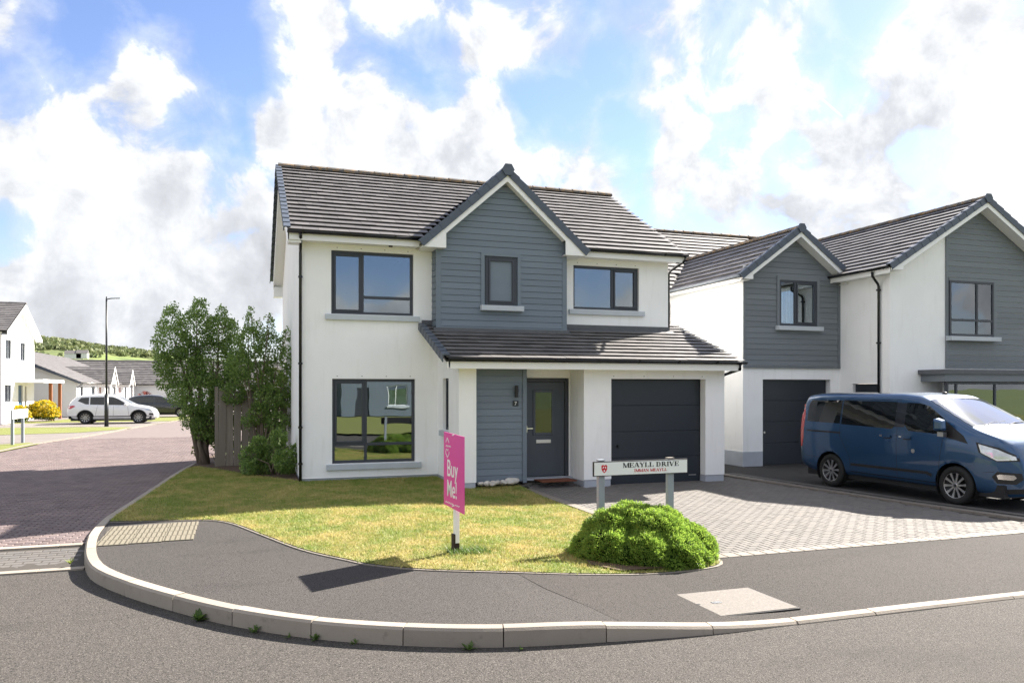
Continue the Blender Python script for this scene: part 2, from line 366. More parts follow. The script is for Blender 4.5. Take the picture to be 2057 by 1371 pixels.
# ------------------------------------------------------------------ mesh helpers
def link(o, parent=None):
    col.objects.link(o)
    if parent is not None: o.parent = parent
    return o
class MB:
    def __init__(s): s.v = []; s.f = []
    def add(s, vs, fs):
        n = len(s.v); s.v += [tuple(v) for v in vs]; s.f += [tuple(i + n for i in f) for f in fs]; return s
    def box(s, x0, x1, y0, y1, z0, z1):
        return s.add([(x0, y0, z0), (x1, y0, z0), (x1, y1, z0), (x0, y1, z0), (x0, y0, z1), (x1, y0, z1), (x1, y1, z1), (x0, y1, z1)],
                     [(0, 3, 2, 1), (4, 5, 6, 7), (0, 1, 5, 4), (1, 2, 6, 5), (2, 3, 7, 6), (3, 0, 4, 7)])
    def quad(s, *p): return s.add(p, [tuple(range(len(p)))])
    def prism(s, pts, vec):
        n = len(pts); v = [Vector(p) for p in pts]; d = Vector(vec)
        return s.add(v + [p + d for p in v], [tuple(range(n))[::-1], tuple(range(n, 2 * n))] + [(i, (i + 1) % n, (i + 1) % n + n, i + n) for i in range(n)])
    def xz(s, pts, y0, y1): return s.prism([(x, y0, z) for x, z in pts], (0, y1 - y0, 0))
    def yz(s, pts, x0, x1): return s.prism([(x0, y, z) for y, z in pts], (x1 - x0, 0, 0))
    def xy(s, pts, z0, z1): return s.prism([(x, y, z0) for x, y in pts], (0, 0, z1 - z0))
    def tube(s, path, r, seg=8, caps=True):
        P = [Vector(p) for p in path]; rr = r if isinstance(r, (list, tuple)) else [r] * len(P); vs = []
        for i, p in enumerate(P):
            t = (P[min(i + 1, len(P) - 1)] - P[max(i - 1, 0)]).normalized()
            a = t.cross(Vector((0, 0, 1)) if abs(t.z) < .9 else Vector((1, 0, 0))).normalized(); b = t.cross(a)
            for k in range(seg):
                q = 2 * math.pi * k / seg; vs.append(p + (a * math.cos(q) + b * math.sin(q)) * rr[i])
        fs = [(i * seg + k, i * seg + (k + 1) % seg, (i + 1) * seg + (k + 1) % seg, (i + 1) * seg + k) for i in range(len(P) - 1) for k in range(seg)]
        if caps: fs += [tuple(range(seg))[::-1], tuple(range((len(P) - 1) * seg, len(P) * seg))]
        return s.add(vs, fs)
    def lathe(s, prof, axis='z', seg=24, c=(0, 0, 0), caps=True):
        vs = []
        for (r, h) in prof:
            for k in range(seg):
                a = 2 * math.pi * k / seg; u, w = r * math.cos(a), r * math.sin(a)
                vs.append({'z': (c[0] + u, c[1] + w, c[2] + h), 'y': (c[0] + u, c[1] + h, c[2] + w), 'x': (c[0] + h, c[1] + u, c[2] + w)}[axis])
        n = len(prof)
        fs = [(i * seg + k, i * seg + (k + 1) % seg, (i + 1) * seg + (k + 1) % seg, (i + 1) * seg + k) for i in range(n - 1) for k in range(seg)]
        if caps: fs += [tuple(range(seg))[::-1], tuple(range((n - 1) * seg, n * seg))]
        return s.add(vs, fs)
    def mesh(s, name, mat, smooth=False, fix=True):
        m = bpy.data.meshes.new(name); m.from_pydata(s.v, [], s.f)
        if fix:
            b = bmesh.new(); b.from_mesh(m); bmesh.ops.recalc_face_normals(b, faces=b.faces); b.to_mesh(m); b.free()
        m.materials.append(M[mat] if isinstance(mat, str) else mat)
        if smooth: m.polygons.foreach_set('use_smooth', [True] * len(m.polygons))
        m.update(); return m
    def build(s, name, mat, parent=None, smooth=False, loc=None, rz=0, bevel=0, fix=True):
        o = bpy.data.objects.new(name, s.mesh(name, mat, smooth, fix)); link(o, parent)
        if loc is not None: o.location = loc
        if rz: o.rotation_euler.z = rz
        if bevel:
            b = o.modifiers.new('bevel', 'BEVEL'); b.width = bevel; b.segments = 2; b.limit_method = 'ANGLE'; b.angle_limit = R(40)
        return o
def np_mesh(name, V, F, mat, parent=None, smooth=False):
    V = np.asarray(V, dtype=np.float32).reshape(-1, 3); F = np.asarray(F, dtype=np.int32); k = F.shape[1]
    m = bpy.data.meshes.new(name); m.vertices.add(len(V)); m.vertices.foreach_set('co', V.ravel())
    m.loops.add(F.size); m.loops.foreach_set('vertex_index', F.ravel()); m.polygons.add(len(F))
    m.polygons.foreach_set('loop_start', np.arange(0, F.size, k, dtype=np.int32)); m.polygons.foreach_set('loop_total', np.full(len(F), k, dtype=np.int32))
    m.update(calc_edges=True); m.materials.append(M[mat])
    m.polygons.foreach_set('use_smooth', [bool(smooth)] * len(F))
    return link(bpy.data.objects.new(name, m), parent)
def empty(name, loc=(0, 0, 0), rz=0):
    o = bpy.data.objects.new(name, None); o.location = loc; o.rotation_euler.z = rz; o.empty_display_size = .2; return link(o)
def tag(o, label, cat, group=None, kind=None):
    o['label'] = label; o['category'] = cat
    if group: o['group'] = group
    if kind: o['kind'] = kind
    return o
def struct(o): o['kind'] = 'structure'; return o
def stuff(o): o['kind'] = 'stuff'; return o

# ------------------------------------------------------------------ ground
def sst(t): t = min(1, max(0, t)); return t * t * (3 - 2 * t)
def G(x, y=0): return -.13 * sst((x - 1.2) / 2.6)
def cr_spline(pts, n=8):
    P = [Vector((*p, 0)) if len(p) == 2 else Vector(p) for p in pts]; out = []
    for i in range(len(P) - 1):
        a, b, c, d = P[max(i - 1, 0)], P[i], P[i + 1], P[min(i + 2, len(P) - 1)]
        for k in range(n):
            t = k / n; out.append(.5 * ((2 * b) + (c - a) * t + (2 * a - 5 * b + 4 * c - d) * t * t + (3 * b - a - 3 * c + d) * t ** 3))
    out.append(P[-1]); return [(p.x, p.y) for p in out]
def inside(poly, x, y):
    poly = np.asarray(poly); x = np.asarray(x); y = np.asarray(y); r = np.zeros(x.shape, bool); j = len(poly) - 1
    for i in range(len(poly)):
        xi, yi = poly[i]; xj, yj = poly[j]
        if yi != yj: r ^= ((yi > y) != (yj > y)) & (x < (xj - xi) * (y - yi) / (yj - yi) + xi)
        j = i
    return r
def sheet(name, poly, zf, mat, step=0, parent=None):
    pts = []
    for i, p in enumerate(poly):
        q = poly[(i + 1) % len(poly)]; n = max(1, int(math.dist(p, q) / step)) if step else 1
        for k in range(n): pts.append((p[0] + (q[0] - p[0]) * k / n, p[1] + (q[1] - p[1]) * k / n))
    nb = len(pts); V = [Vector(p) for p in pts]; E = [(i, (i + 1) % nb) for i in range(nb)]
    if step:
        a = np.asarray(poly); xs = np.arange(a[:, 0].min() + step / 2, a[:, 0].max(), step); ys = np.arange(a[:, 1].min() + step / 2, a[:, 1].max(), step)
        X, Y = np.meshgrid(xs, ys); ok = inside(poly, X, Y); V += [Vector((float(x), float(y))) for x, y in zip(X[ok], Y[ok])]
    vo, _, fo, *_r = delaunay_2d_cdt(V, E, [], 1, 1e-4)
    b = MB(); b.v = [(v.x, v.y, zf(v.x, v.y)) for v in vo]; b.f = [tuple(f) for f in fo]
    return b.build(name, mat, parent)
def gz(px, py, z=0):
    u = (px - 1028.5) / 1570; w = (780 - py) / 1570; c, s = math.cos(R(19)), math.sin(R(19)); t = (z - CAM.z) / w
    return (CAM.x + (c * u + s) * t, CAM.y + (-s * u + c) * t)

ROAD_Z = -.15
def road_z(x, y): return ROAD_Z - .025 * sst((x - 1.2) / 2.6)
kf = cr_spline([(-2.3, 6.2), (-2.67, 3.86), (-3.0, -.32), (-3.2, -3.09), (-3.27, -4.03), (-3.25, -5.35), (-3.1, -6.57), (-2.93, -7.39), (-2.74, -7.93), (-2.37, -8.6), (-1.84, -9.38), (-1.28, -10.08),
                (-.62, -10.69), (.11, -11.14), (.91, -11.46), (1.8, -11.62), (2.8, -11.74), (3.8, -11.75), (6, -11.75)], 6) + [(40, -11.75)]
def offset(pl, d):
    out = []
    for i, p in enumerate(pl):
        a = Vector(pl[max(i - 1, 0)]); b = Vector(pl[min(i + 1, len(pl) - 1)]); t = (b - a).normalized(); out.append((p[0] - t.y * d, p[1] + t.x * d))
    return out
kb = offset(kf, .125)
lawn_edge = cr_spline([(-3.13, -4.36), (-2.5, -4.5), (-1.99, -4.58), (-1.6, -4.75), (-1.3, -5.2), (-.94, -6.18), (-.46, -7.47), (.01, -8.28), (.23, -8.61), (.69, -9.01), (1.39, -9.36), (2.23, -9.57), (3.3, -9.62), (4.3, -9.5), (4.57, -9.12)], 4)
struct(sheet('ground', [(-4000, -1500), (4000, -1500), (4000, 4000), (-4000, 4000)], lambda x, y: -.40, 'field'))
struct(sheet('road', [(-45, -19), (45, -19), (45, -11.0), (-1, -9), (-2.4, -7.13), (-45, -6.9)], road_z, 'road_asphalt'))
# footway: its inner boundary is the lawn edge and the front of the drives
kstart = next(i for i, p in enumerate(kb) if p[1] < -4.3)
foot = [(-3.13, -4.36)] + [p for p in kb[kstart:] if p[0] < 24] + [(24, -11.62), (24, -9.12), (4.57, -9.12)] + lawn_edge[::-1][1:-1]
struct(sheet('footway', foot, lambda x, y: G(x) - .012, 'footway_asphalt', .6))
patch = [p for p in kb if p[0] > 2.05 and p[0] < 24][:] ; seam = [(1.72, -9.52), (1.78, -10.2), (1.95, -11.0), (2.02, -11.52)]
struct(sheet('footway_patch', seam + [(a, b + .002) for a, b in patch] + [(24, -11.62), (24, -9.13), (4.58, -9.13)] + [p for p in lawn_edge[::-1][1:] if p[0] > 1.8], lambda x, y: G(x) - .0105, 'footway_new', .6))
# kerb, each stone a piece of its own
kerb = struct(MB().add([(p[0], p[1], road_z(*p) - .25) for p in kf[::4]] + [(p[0], p[1], road_z(*p) - .2) for p in kb[::4]], [(i, i + 1, i + 1 + len(kf[::4]), i + len(kf[::4])) for i in range(len(kf[::4]) - 1)]).build('kerb', 'kerb'))
def arc(pl):
    a = [0]
    for i in range(1, len(pl)): a.append(a[-1] + math.dist(pl[i], pl[i - 1]))
    return np.array(a)
ka = arc(kf); KF = np.array(kf); KB = np.array(kb)
def kpt(A, s): return np.array([np.interp(s, ka, A[:, 0]), np.interp(s, ka, A[:, 1])])
def near(x, y): i = int(np.argmin((KF[:, 0] - x) ** 2 + (KF[:, 1] - y) ** 2)); return ka[i]
s0 = near(-2.93, -7.39); joints = list(np.arange(0, s0 - .3, .915)) + [s0] + [near(*p) for p in ((-2.37, -8.6), (-1.84, -9.38), (-1.28, -10.08), (-.62, -10.69), (.11, -11.14), (.91, -11.46), (1.8, -11.62), (2.8, -11.74))]
while joints[-1] < ka[-1] - 20: joints.append(joints[-1] + .915)
def kerb_top(p):
    return G(p[0]) + .004
for i in range(len(joints) - 1):
    a, b = joints[i] + .005, joints[i + 1] - .005; n = 5; m = MB(); prof = []
    dz = random.uniform(-.004, .004); dy = random.uniform(-.004, .004)
    for k in range(n + 1):
        s = a + (b - a) * k / n; f = kpt(KF, s); g = kpt(KB, s); u = (g - f) / np.linalg.norm(g - f); f = f + u * dy
        zt = kerb_top(f) + dz; zb = road_z(*f) - .15
        ring = [(*(f - u * .012), zb), (*(f - u * .008), zt - .022), (*(f + u * .014), zt), (*(g), zt + .001), (*(g), zb)]
        prof.append(ring)
    q = len(prof[0]); m.v = [tuple(p) for r in prof for p in r]
    m.f = [(k * q + j, k * q + (j + 1) % q, (k + 1) * q + (j + 1) % q, (k + 1) * q + j) for k in range(n) for j in range(q)] + [tuple(range(q)), tuple(range(n * q, n * q + q))]
    m.build('kerb_stone', 'kerb', kerb)

# lawn
lawn_poly = lawn_edge[:-1] + [(4.5, -9.1), (4.5, -1.74), (3.5, -1.74), (3.5, -1.88), (3.08, -1.88), (3.08, .02), (0, .02), (-.12, .3), (-1.1, 1.9), (-1.75, 3.3), (-2.33, 4.3)] + [p for p in kb if -4.2 < p[1] < 4.2]
lawn_z = lambda x, y: G(x) * sst((-y - 1) / 4 + .3) + .006
lawn = struct(sheet('lawn', lawn_poly, lawn_z, 'lawn_soil', .5))
def blades(name, poly, n, hmin, hmax, wid, zf, mat, parent=None, seed=1):
    g = np.random.default_rng(seed); a = np.asarray(poly); x = g.uniform(a[:, 0].min(), a[:, 0].max(), n * 3); y = g.uniform(a[:, 1].min(), a[:, 1].max(), n * 3)
    k = inside(poly, x, y); x = x[k][:n]; y = y[k][:n]; n = len(x); z = np.array([zf(float(p), float(q)) for p, q in zip(x, y)]) - .004
    th = g.uniform(0, 2 * np.pi, n); h = g.uniform(hmin, hmax, n); ln = g.uniform(.2, 1.3, n) * h; w = g.uniform(.6, 1.2, n) * wid
    cx, sx = np.cos(th), np.sin(th); V = np.zeros((n, 3, 3))
    V[:, 0] = np.c_[x - cx * w, y - sx * w, z]; V[:, 1] = np.c_[x + cx * w, y + sx * w, z]
    ph = th + g.uniform(.4, 2.7, n); V[:, 2] = np.c_[x + np.cos(ph) * ln, y + np.sin(ph) * ln, z + h]
    return np_mesh(name, V.reshape(-1, 3), np.arange(3 * n).reshape(-1, 3), mat, parent)
tag(stuff(blades('grass', lawn_poly, 150000, .018, .05, .006, lawn_z, 'grass_blade')), 'short yellowing grass of the front lawn', 'grass')
ep = lawn_edge[2:-4]; band = [(x, y) for x, y in offset(ep, -.05)] + [(x, y) for x, y in offset(ep, .06)][::-1]
tag(stuff(blades('edge_grass', band, 2600, .03, .075, .006, lambda x, y: lawn_z(x, y) - .004, 'grass_blade', None, 9)), 'longer grass hanging over the edging of the front lawn', 'grass')
struct(sheet('soil_bed', [(-2.5, 4.2), (-2.33, 4.3), (-1.75, 3.3), (-1.1, 1.9), (-.12, .3), (0, .02), (0, 8), (-2.0, 8), (-2.35, 6.2)], lambda x, y: .012, 'soil', .5))

# drive of pavers in a herringbone bond; the nearest are pieces of their own
drive_poly = [(4.77, -8.92), (10.9, -8.92), (10.62, -6), (10.35, -3.57), (10.05, -.6), (9.7, -.6), (9.7, -1.8), (9.1, -1.6), (6.6, -1.6), (6.6, -1.93), (5.96, -1.93), (5.96, -1.05), (4.77, -1.05)]
drive = struct(sheet('driveway', [(4.57, -9.12), (11.5, -9.12), (11.0, -6), (10.72, -3.57), (10.4, 2), (4.57, 2)], lambda x, y: G(x) * sst((-y - .6) / 1.2) - .03 if x < 6 else G(x) - .03, 'joint_sand', .5))
def drive_z(x, y): return (G(x) * sst((-y - .6) / 1.2) if x < 6 else G(x)) - .006
def chamfer_block(lx, ly, h, c=.006):
    a, b = lx / 2, ly / 2
    return MB().add([(-a, -b, -h), (a, -b, -h), (a, b, -h), (-a, b, -h), (-a, -b, -c), (a, -b, -c), (a, b, -c), (-a, b, -c), (-a + c, -b + c, 0), (a - c, -b + c, 0), (a - c, b - c, 0), (-a + c, b - c, 0)],
                    [(0, 1, 5, 4), (1, 2, 6, 5), (2, 3, 7, 6), (3, 0, 4, 7), (4, 5, 9, 8), (5, 6, 10, 9), (6, 7, 11, 10), (7, 4, 8, 11), (8, 9, 10, 11)])
def scatter_blocks(specs, block, mat1, mat2, parent, name, fname, nmax=300, tilt=0):
    """specs: (x,y,z,rz,sx,sy). the ones nearest the camera become objects, the rest one joined field"""
    me = block.mesh(name, mat1, fix=False)
    specs = sorted(specs, key=lambda s: (s[0] - CAM.x) ** 2 + (s[1] - CAM.y) ** 2)
    px = parent.location
    for s in specs[:nmax]:
        o = bpy.data.objects.new(name, me); link(o, parent); o.location = s[:3]; o.rotation_euler = (tilt + random.uniform(-.006, .006), random.uniform(-.006, .006), s[3]); o.scale = (s[4], s[5], 1)
    rest = specs[nmax:]
    if rest:
        bv = np.array(block.v); V = []; F = []
        S = np.array(rest); c, sn = np.cos(S[:, 3]), np.sin(S[:, 3]); n = len(S)
        lx = bv[None, :, 0] * S[:, 4, None]; ly = bv[None, :, 1] * S[:, 5, None]
        tx = RNG.uniform(-.006, .006, (n, 1)); ty = tilt + RNG.uniform(-.006, .006, (n, 1))
        V = np.stack([S[:, 0, None] + lx * c[:, None] - ly * sn[:, None], S[:, 1, None] + lx * sn[:, None] + ly * c[:, None], S[:, 2, None] + bv[None, :, 2] + lx * tx + ly * ty], -1).reshape(-1, 3)
        f = np.array(block.f); F = (f[None] + (np.arange(n) * len(bv))[:, None, None]).reshape(-1, 4)
        stuff(np_mesh(fname, V, F, mat2, parent))
def herring(poly, x0, x1, y0, y1, zf):
    out = []; u = .1
    nx = int((x1 - x0) / u) + 2; ny = int((y1 - y0) / u) + 2
    for j in range(-2, ny):
        for i in range(-2, nx):
            k = (i - j) % 4
            if k == 0: out.append((x0 + (i + 1) * u, y0 + (j + .5) * u, 0))        # lies along x
            elif k == 3: out.append((x0 + (i + .5) * u, y0 + (j + 1) * u, math.pi / 2))   # lies along y
    P = np.array(out); ok = inside(poly, P[:, 0], P[:, 1]); P = P[ok]
    return [(float(a), float(b), zf(a, b) + random.uniform(-.0015, .0015), float(r), 1, 1) for a, b, r in P]
scatter_blocks(herring(drive_poly, 4.77, 11.2, -8.92, 0, drive_z), chamfer_block(.194, .094, .05), 'paver', 'paver_field', drive, 'paver', 'paver_field')
ed = [(4.67, y, drive_z(4.67, y) + .004, 0, 1, 1) for y in np.arange(-9.02, -1.7, .2)] + [(x, -9.02, drive_z(x, -9.02) + .004, 0, 1, 1) for x in np.arange(4.87, 24, .2)]
scatter_blocks(ed, chamfer_block(.19, .19, .06), 'edging', 'edging', drive, 'edging_block', 'edging_row')

# neighbour's drive, drain channel and edging
dz2 = -.135
ndrive = struct(sheet('neighbour_driveway', [(10.4, 4), (10.72, -3.57), (11.0, -6), (11.5, -9.12), (40, -9.12), (40, 4)], lambda x, y: dz2, 'drive_tarmac'))
dl = [(10.47, -.62), (10.75, -3.57), (11.0, -6.03), (11.5, -8.9)]
drain = empty('drain_channel', (10.75, -3.57, dz2)); tag(drain, 'dark slotted drain channel running between the two driveways', 'drain')
def strip_blocks(pl, off, w, l, h, mat, name, parent, gap=.006, base=(0, 0, 0), dz=0.0):
    A = np.array(pl); a = arc(pl); n = int(a[-1] / l)
    for i in range(n):
        s = (i + .5) * l; x = np.interp(s, a, A[:, 0]); y = np.interp(s, a, A[:, 1]); t = np.array([np.interp(s + .1, a, A[:, 0]) - x, np.interp(s + .1, a, A[:, 1]) - y]); t /= np.linalg.norm(t) + 1e-9
        MB().box(-w / 2, w / 2, -l / 2 + gap, l / 2 - gap, -h, 0).build(name, mat, parent, loc=(x + t[1] * -off - base[0], y + t[0] * off - base[1], dz + random.uniform(-.001, .001)), rz=math.atan2(t[1], t[0]) - math.pi / 2)
strip_blocks(dl, 0, .10, .5, .05, 'lamp_black', 'grating', drain, .012, (10.75, -3.57), .012)
strip_blocks(dl, -.16, .2, .2, .05, 'edging', 'edging_block', ndrive, .004, dz=dz2 + .016)
strip_blocks(dl, .18, .2, .2, .05, 'sett', 'edging_block', ndrive, .004, dz=dz2 + .016)

# brick road on the left with its ramp of setts
BR_Z = -.045
brick_poly = [(-9, -5.86), (-3.20, -5.86), (-3.24, -4.1), (-3.18, -3.0), (-2.97, -.3), (-2.64, 3.86), (-2.25, 6.2), (-1.9, 12), (0, 24), (3, 36), (8, 50), (-2.6, 46), (-5.2, 36.4), (-6.5, 28.8), (-7.4, 21.9), (-8.45, 16.1), (-8.74, 12), (-9, 8)]
broad = struct(sheet('brick_road', [(-45, -5.86), (-3.0, -5.86), (-2.9, -4), (-2.8, 0), (-2.2, 6.2)] + brick_poly[7:] + [(-12, 4), (-45, 4)], lambda x, y: BR_Z - (.018 if y < 30 else 0), 'brick_far'))
sp = []
for j, y in enumerate(np.arange(-5.8, 19, .103)):
    for x in np.arange(-9.2, .5, .204):
        sp.append((x + (j % 2) * .102, y))
P = np.array(sp); D = np.array(brick_poly)
ok = inside(brick_poly, P[:, 0], P[:, 1]); P = P[ok]
scatter_blocks([(float(a), float(b), BR_Z + random.uniform(-.002, .002), 0, 1, 1) for a, b in P], chamfer_block(.194, .093, .04, .008), 'brick', 'brick_field', broad, 'brick', 'brick_field')
ramp = struct(MB().add([(-45, -7.05, ROAD_Z + .005), (-2.95, -7.13, ROAD_Z + .005), (-3.12, -5.86, BR_Z - .012), (-45, -5.86, BR_Z - .012)], [(0, 1, 2, 3)]).build('road_ramp', 'joint_sand'))
sp = []
for r, y in enumerate(np.arange(-6.86, -6.05, .105)):
    for x in np.arange(-9, -3.2, .205):
        xx = x + (r % 2) * .1; t = (y + 7.05) / 1.19
        if xx < -3.16 - .0: sp.append((float(xx), float(y), ROAD_Z + .009 + (BR_Z - ROAD_Z - .016) * t, 0, 1, 1))
scatter_blocks(sp, chamfer_block(.195, .095, .04), 'sett', 'sett', ramp, 'sett', 'sett_field', tilt=.074)
for k, y in enumerate((-7.06, -5.92)):
    for x in np.arange(-9, -3.2, .915):
        x1 = min(x + .905, -3.02 if k == 0 else -3.24); zz = ROAD_Z + .02 if k == 0 else BR_Z + .004
        MB().box(x, x1, y - .07, y + .07, zz - .1, zz).build('channel_block', 'kerb', ramp)

# tactile paving with raised blisters, let into the footway
tactile = struct(sheet('tactile_paving', [(-3.1, -4.78), (-2.0, -4.68), (-2.06, -6.14), (-2.96, -6.36)], lambda x, y: -.009, 'joint_sand'))
slab = MB().box(-.195, .195, -.195, .195, -.03, .0)
for i in range(6):
    for j in range(6): slab.lathe([(.016, .0), (.011, .006)], seg=6, c=(-.1625 + i * .065, -.1625 + j * .065, 0))
sm = slab.mesh('paving_slab', 'blister')
for i in range(3):
    for j in range(4):
        x = -2.87 + i * .4; y = -4.98 - j * .38 - .04 * (2 - i)
        o = bpy.data.objects.new('paving_slab', sm); link(o, tactile); o.location = (x + .04, y, .006 - .004); o.rotation_euler.z = .02; o.scale = (1, .94, 1)

# utility cover
uc = empty('utility_cover', (3.36, -10.97, G(3.36))); tag(uc, 'speckled concrete utility cover set in the footway near the kerb', 'cover')
MB().box(-.675, .675, -.425, .425, -.05, -.004).build('frame', 'sign_black', uc)
MB().box(-.66, .66, -.41, .41, -.03, .002).build('slab', 'cover_concrete', uc, bevel=.004)
MB().box(-.06, .04, -.03, .03, 0, .006).build('badge', 'steel', uc)
for x in (-.22,): MB().lathe([(.02, .001), (.02, .004)], seg=10, c=(x, .0, 0)).build('key_hole', 'sign_black', uc)

# left side of the brick road: footway, grass verges, drive under the cars
struct(sheet('pavement', [(-60, 4), (-9.2, 4), (-9.05, 8), (-8.85, 12), (-8.55, 16.1), (-7.5, 21.9), (-6.6, 28.8), (-5.3, 36.4), (-2.7, 46), (8, 50), (20, 60), (20, 95), (-60, 95)], lambda x, y: -.03, 'tarmac_pale'))
def pix_sheet(name, px, z, mat): return struct(sheet(name, [gz(x, y, z) for x, y in px], lambda x, y: z, mat))
pix_sheet('grass_verge', [(-60, 912), (-60, 894), (0, 892), (58, 888.5), (80, 890.5), (40, 899), (0, 907)], -.018, 'far_grass')
pix_sheet('grass_verge', [(-200, 862), (0, 859), (150, 857), (272, 857.5), (258, 860.5), (160, 868), (0, 873), (-200, 878)], -.018, 'far_grass')
pix_sheet('grass_verge', [(-200, 850), (60, 847), (160, 840), (420, 836), (420, 842), (345, 845), (150, 847.5), (0, 851), (-200, 855)], -.018, 'far_grass')
fk = [(-8.82, 10), (-8.74, 12.06), (-8.47, 16.13), (-7.43, 21.85), (-6.56, 28.76), (-5.25, 36.44), (-3, 45)]
fkc = cr_spline(fk, 6); fkerb = struct(MB().add([(p[0], p[1], -.1) for p in fkc] + [(p[0] - .1, p[1], -.1) for p in fkc], [(i, i + 1, i + 1 + len(fkc), i + len(fkc)) for i in range(len(fkc) - 1)]).build('far_kerb', 'kerb'))
a_ = arc(fkc); A_ = np.array(fkc)
for s in np.arange(0, a_[-1] - .9, .915):
    p0 = np.array([np.interp(s + .01, a_, A_[:, k]) for k in (0, 1)]); p1 = np.array([np.interp(s + .905, a_, A_[:, k]) for k in (0, 1)]); t = (p1 - p0) / np.linalg.norm(p1 - p0); n = np.array([-t[1], t[0]])
    MB().xy([p0, p1, p1 + n * .13, p0 + n * .13], -.12, .0).build('kerb_stone', 'edging', fkerb)

# ground behind the viewer, seen in the windows
struct(sheet('opposite_verge', [(-60, -60), (60, -60), (60, -19), (-60, -19)], lambda x, y: -.06, 'far_grass'))
# concrete edging between the lawn and the footway
edge = struct(MB().build('lawn_edging', 'edging')); le = lawn_edge; lo = offset(le, -.045); em = MB()
for i in range(len(le) - 1):
    if i % 4: continue
    j = min(i + 4, len(le) - 1); m = MB(); pts = list(range(i, j + 1))
    for k in pts:
        z = G(le[k][0]) - .002; m.v += [(*le[k], z - .2), (*le[k], z), (*lo[k], z + .002), (*lo[k], z - .2)]
    n = len(pts); m.f = [(a * 4 + q, a * 4 + (q + 1) % 4, a * 4 + 4 + (q + 1) % 4, a * 4 + 4 + q) for a in range(n - 1) for q in range(4)]; m.build('edging_strip', 'edging', edge)
# ------------------------------------------------------------------ house parts
def wall_front(x0, x1, z0, z1, y, thick, holes):
    """upright wall face in the plane y with openings and their reveals"""
    b = MB(); xs = sorted({x0, x1, *[h[0] for h in holes], *[h[1] for h in holes]}); zs = sorted({z0, z1, *[h[2] for h in holes], *[h[3] for h in holes]})
    for i in range(len(xs) - 1):
        for j in range(len(zs) - 1):
            cx, cz = (xs[i] + xs[i + 1]) / 2, (zs[j] + zs[j + 1]) / 2
            if any(h[0] < cx < h[1] and h[2] < cz < h[3] for h in holes): continue
            b.quad((xs[i], y, zs[j]), (xs[i + 1], y, zs[j]), (xs[i + 1], y, zs[j + 1]), (xs[i], y, zs[j + 1]))
    for (a, c, d, e) in holes:
        t = y + thick
        b.quad((a, y, d), (a, t, d), (a, t, e), (a, y, e)); b.quad((c, y, d), (c, y, e), (c, t, e), (c, t, d))
        b.quad((a, y, e), (a, t, e), (c, t, e), (c, y, e))
        if d > z0 + .02: b.quad((a, y, d), (c, y, d), (c, t, d), (a, t, d))
    return b
def window(parent, w, h, loc, rz=0, cols=(), rows=None, sill=True, room=True, sashes=(), glass='glass', frame='anthracite', fw=.065, curtain=False, sillw=.13):
    """local: x 0..w, z 0..h, front of the frame at y=0, wall face at y=-0.07"""
    rows = rows or {}
    xs = [0, *cols, w]; b = MB(); d = .07
    for (a, c, e, f) in ((0, fw, 0, h), (w - fw, w, 0, h), (fw, w - fw, 0, fw), (fw, w - fw, h - fw, h)): b.box(a, c, 0, d, e, f)
    for x in cols: b.box(x - fw / 2, x + fw / 2, .001, d, fw, h - fw)
    cells = []
    for i in range(len(xs) - 1):
        a = fw if i == 0 else xs[i] + fw / 2; c = w - fw if i == len(xs) - 2 else xs[i + 1] - fw / 2
        zz = [0] + list(rows.get(i, ())) + [h]
        for z in rows.get(i, ()): b.box(a, c, .002, d, z - fw / 2, z + fw / 2)
        for j in range(len(zz) - 1):
            e = fw if j == 0 else zz[j] + fw / 2; f = h - fw if j == len(zz) - 2 else zz[j + 1] - fw / 2
            cells.append((i, j, a, c, e, f))
    win = b.build('window', frame, parent, loc=loc, rz=rz, bevel=.006)
    for (i, j, a, c, e, f) in cells:
        if (i, j) in sashes:
            k = .045; s = MB()
            for q in ((a, a + k, e, f), (c - k, c, e, f), (a + k, c - k, e, e + k), (a + k, c - k, f - k, f)): s.box(q[0], q[1], -.018, .03, q[2], q[3])
            s.build('sash', frame, win, bevel=.005); a, c, e, f = a + k, c - k, e + k, f - k
        MB().box(a - .004, c + .004, .028, .034, e - .004, f + .004).build('pane', glass, win)
    if sill: MB().add([(-sillw, -.15, -.135), (w + sillw, -.15, -.135), (w + sillw, .05, -.135), (-sillw, .05, -.135), (-sillw, -.15, -.015), (w + sillw, -.15, -.015), (w + sillw, .05, -.003), (-sillw, .05, -.003)], [(0, 3, 2, 1), (4, 5, 6, 7), (0, 1, 5, 4), (1, 2, 6, 5), (2, 3, 7, 6), (3, 0, 4, 7)]).build('sill', 'sill', win, bevel=.006)
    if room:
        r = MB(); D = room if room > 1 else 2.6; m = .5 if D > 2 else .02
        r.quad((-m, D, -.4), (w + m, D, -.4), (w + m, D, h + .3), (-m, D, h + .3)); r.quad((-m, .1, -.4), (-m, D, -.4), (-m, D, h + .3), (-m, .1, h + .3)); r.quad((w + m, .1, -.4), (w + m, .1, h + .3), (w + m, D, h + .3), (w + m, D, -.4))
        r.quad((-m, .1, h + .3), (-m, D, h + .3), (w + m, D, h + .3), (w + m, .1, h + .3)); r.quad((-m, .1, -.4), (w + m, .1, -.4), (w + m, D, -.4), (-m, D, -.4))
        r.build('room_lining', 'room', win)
    if curtain:
        for s in (0, 1):
            pts = []; n = 14; cw = .22 * w
            for k in range(n + 1): pts.append(((fw + cw * k / n) if s == 0 else (w - fw - cw * k / n), .16 + .03 * math.sin(k * 1.9)))
            c = MB()
            for k in range(n): c.quad((pts[k][0], pts[k][1], .02), (pts[k + 1][0], pts[k + 1][1], .02), (pts[k + 1][0], pts[k + 1][1], h - .03), (pts[k][0], pts[k][1], h - .03))
            c.build('curtain', 'curtain', win)
    return win
TW, TG = .33, .30
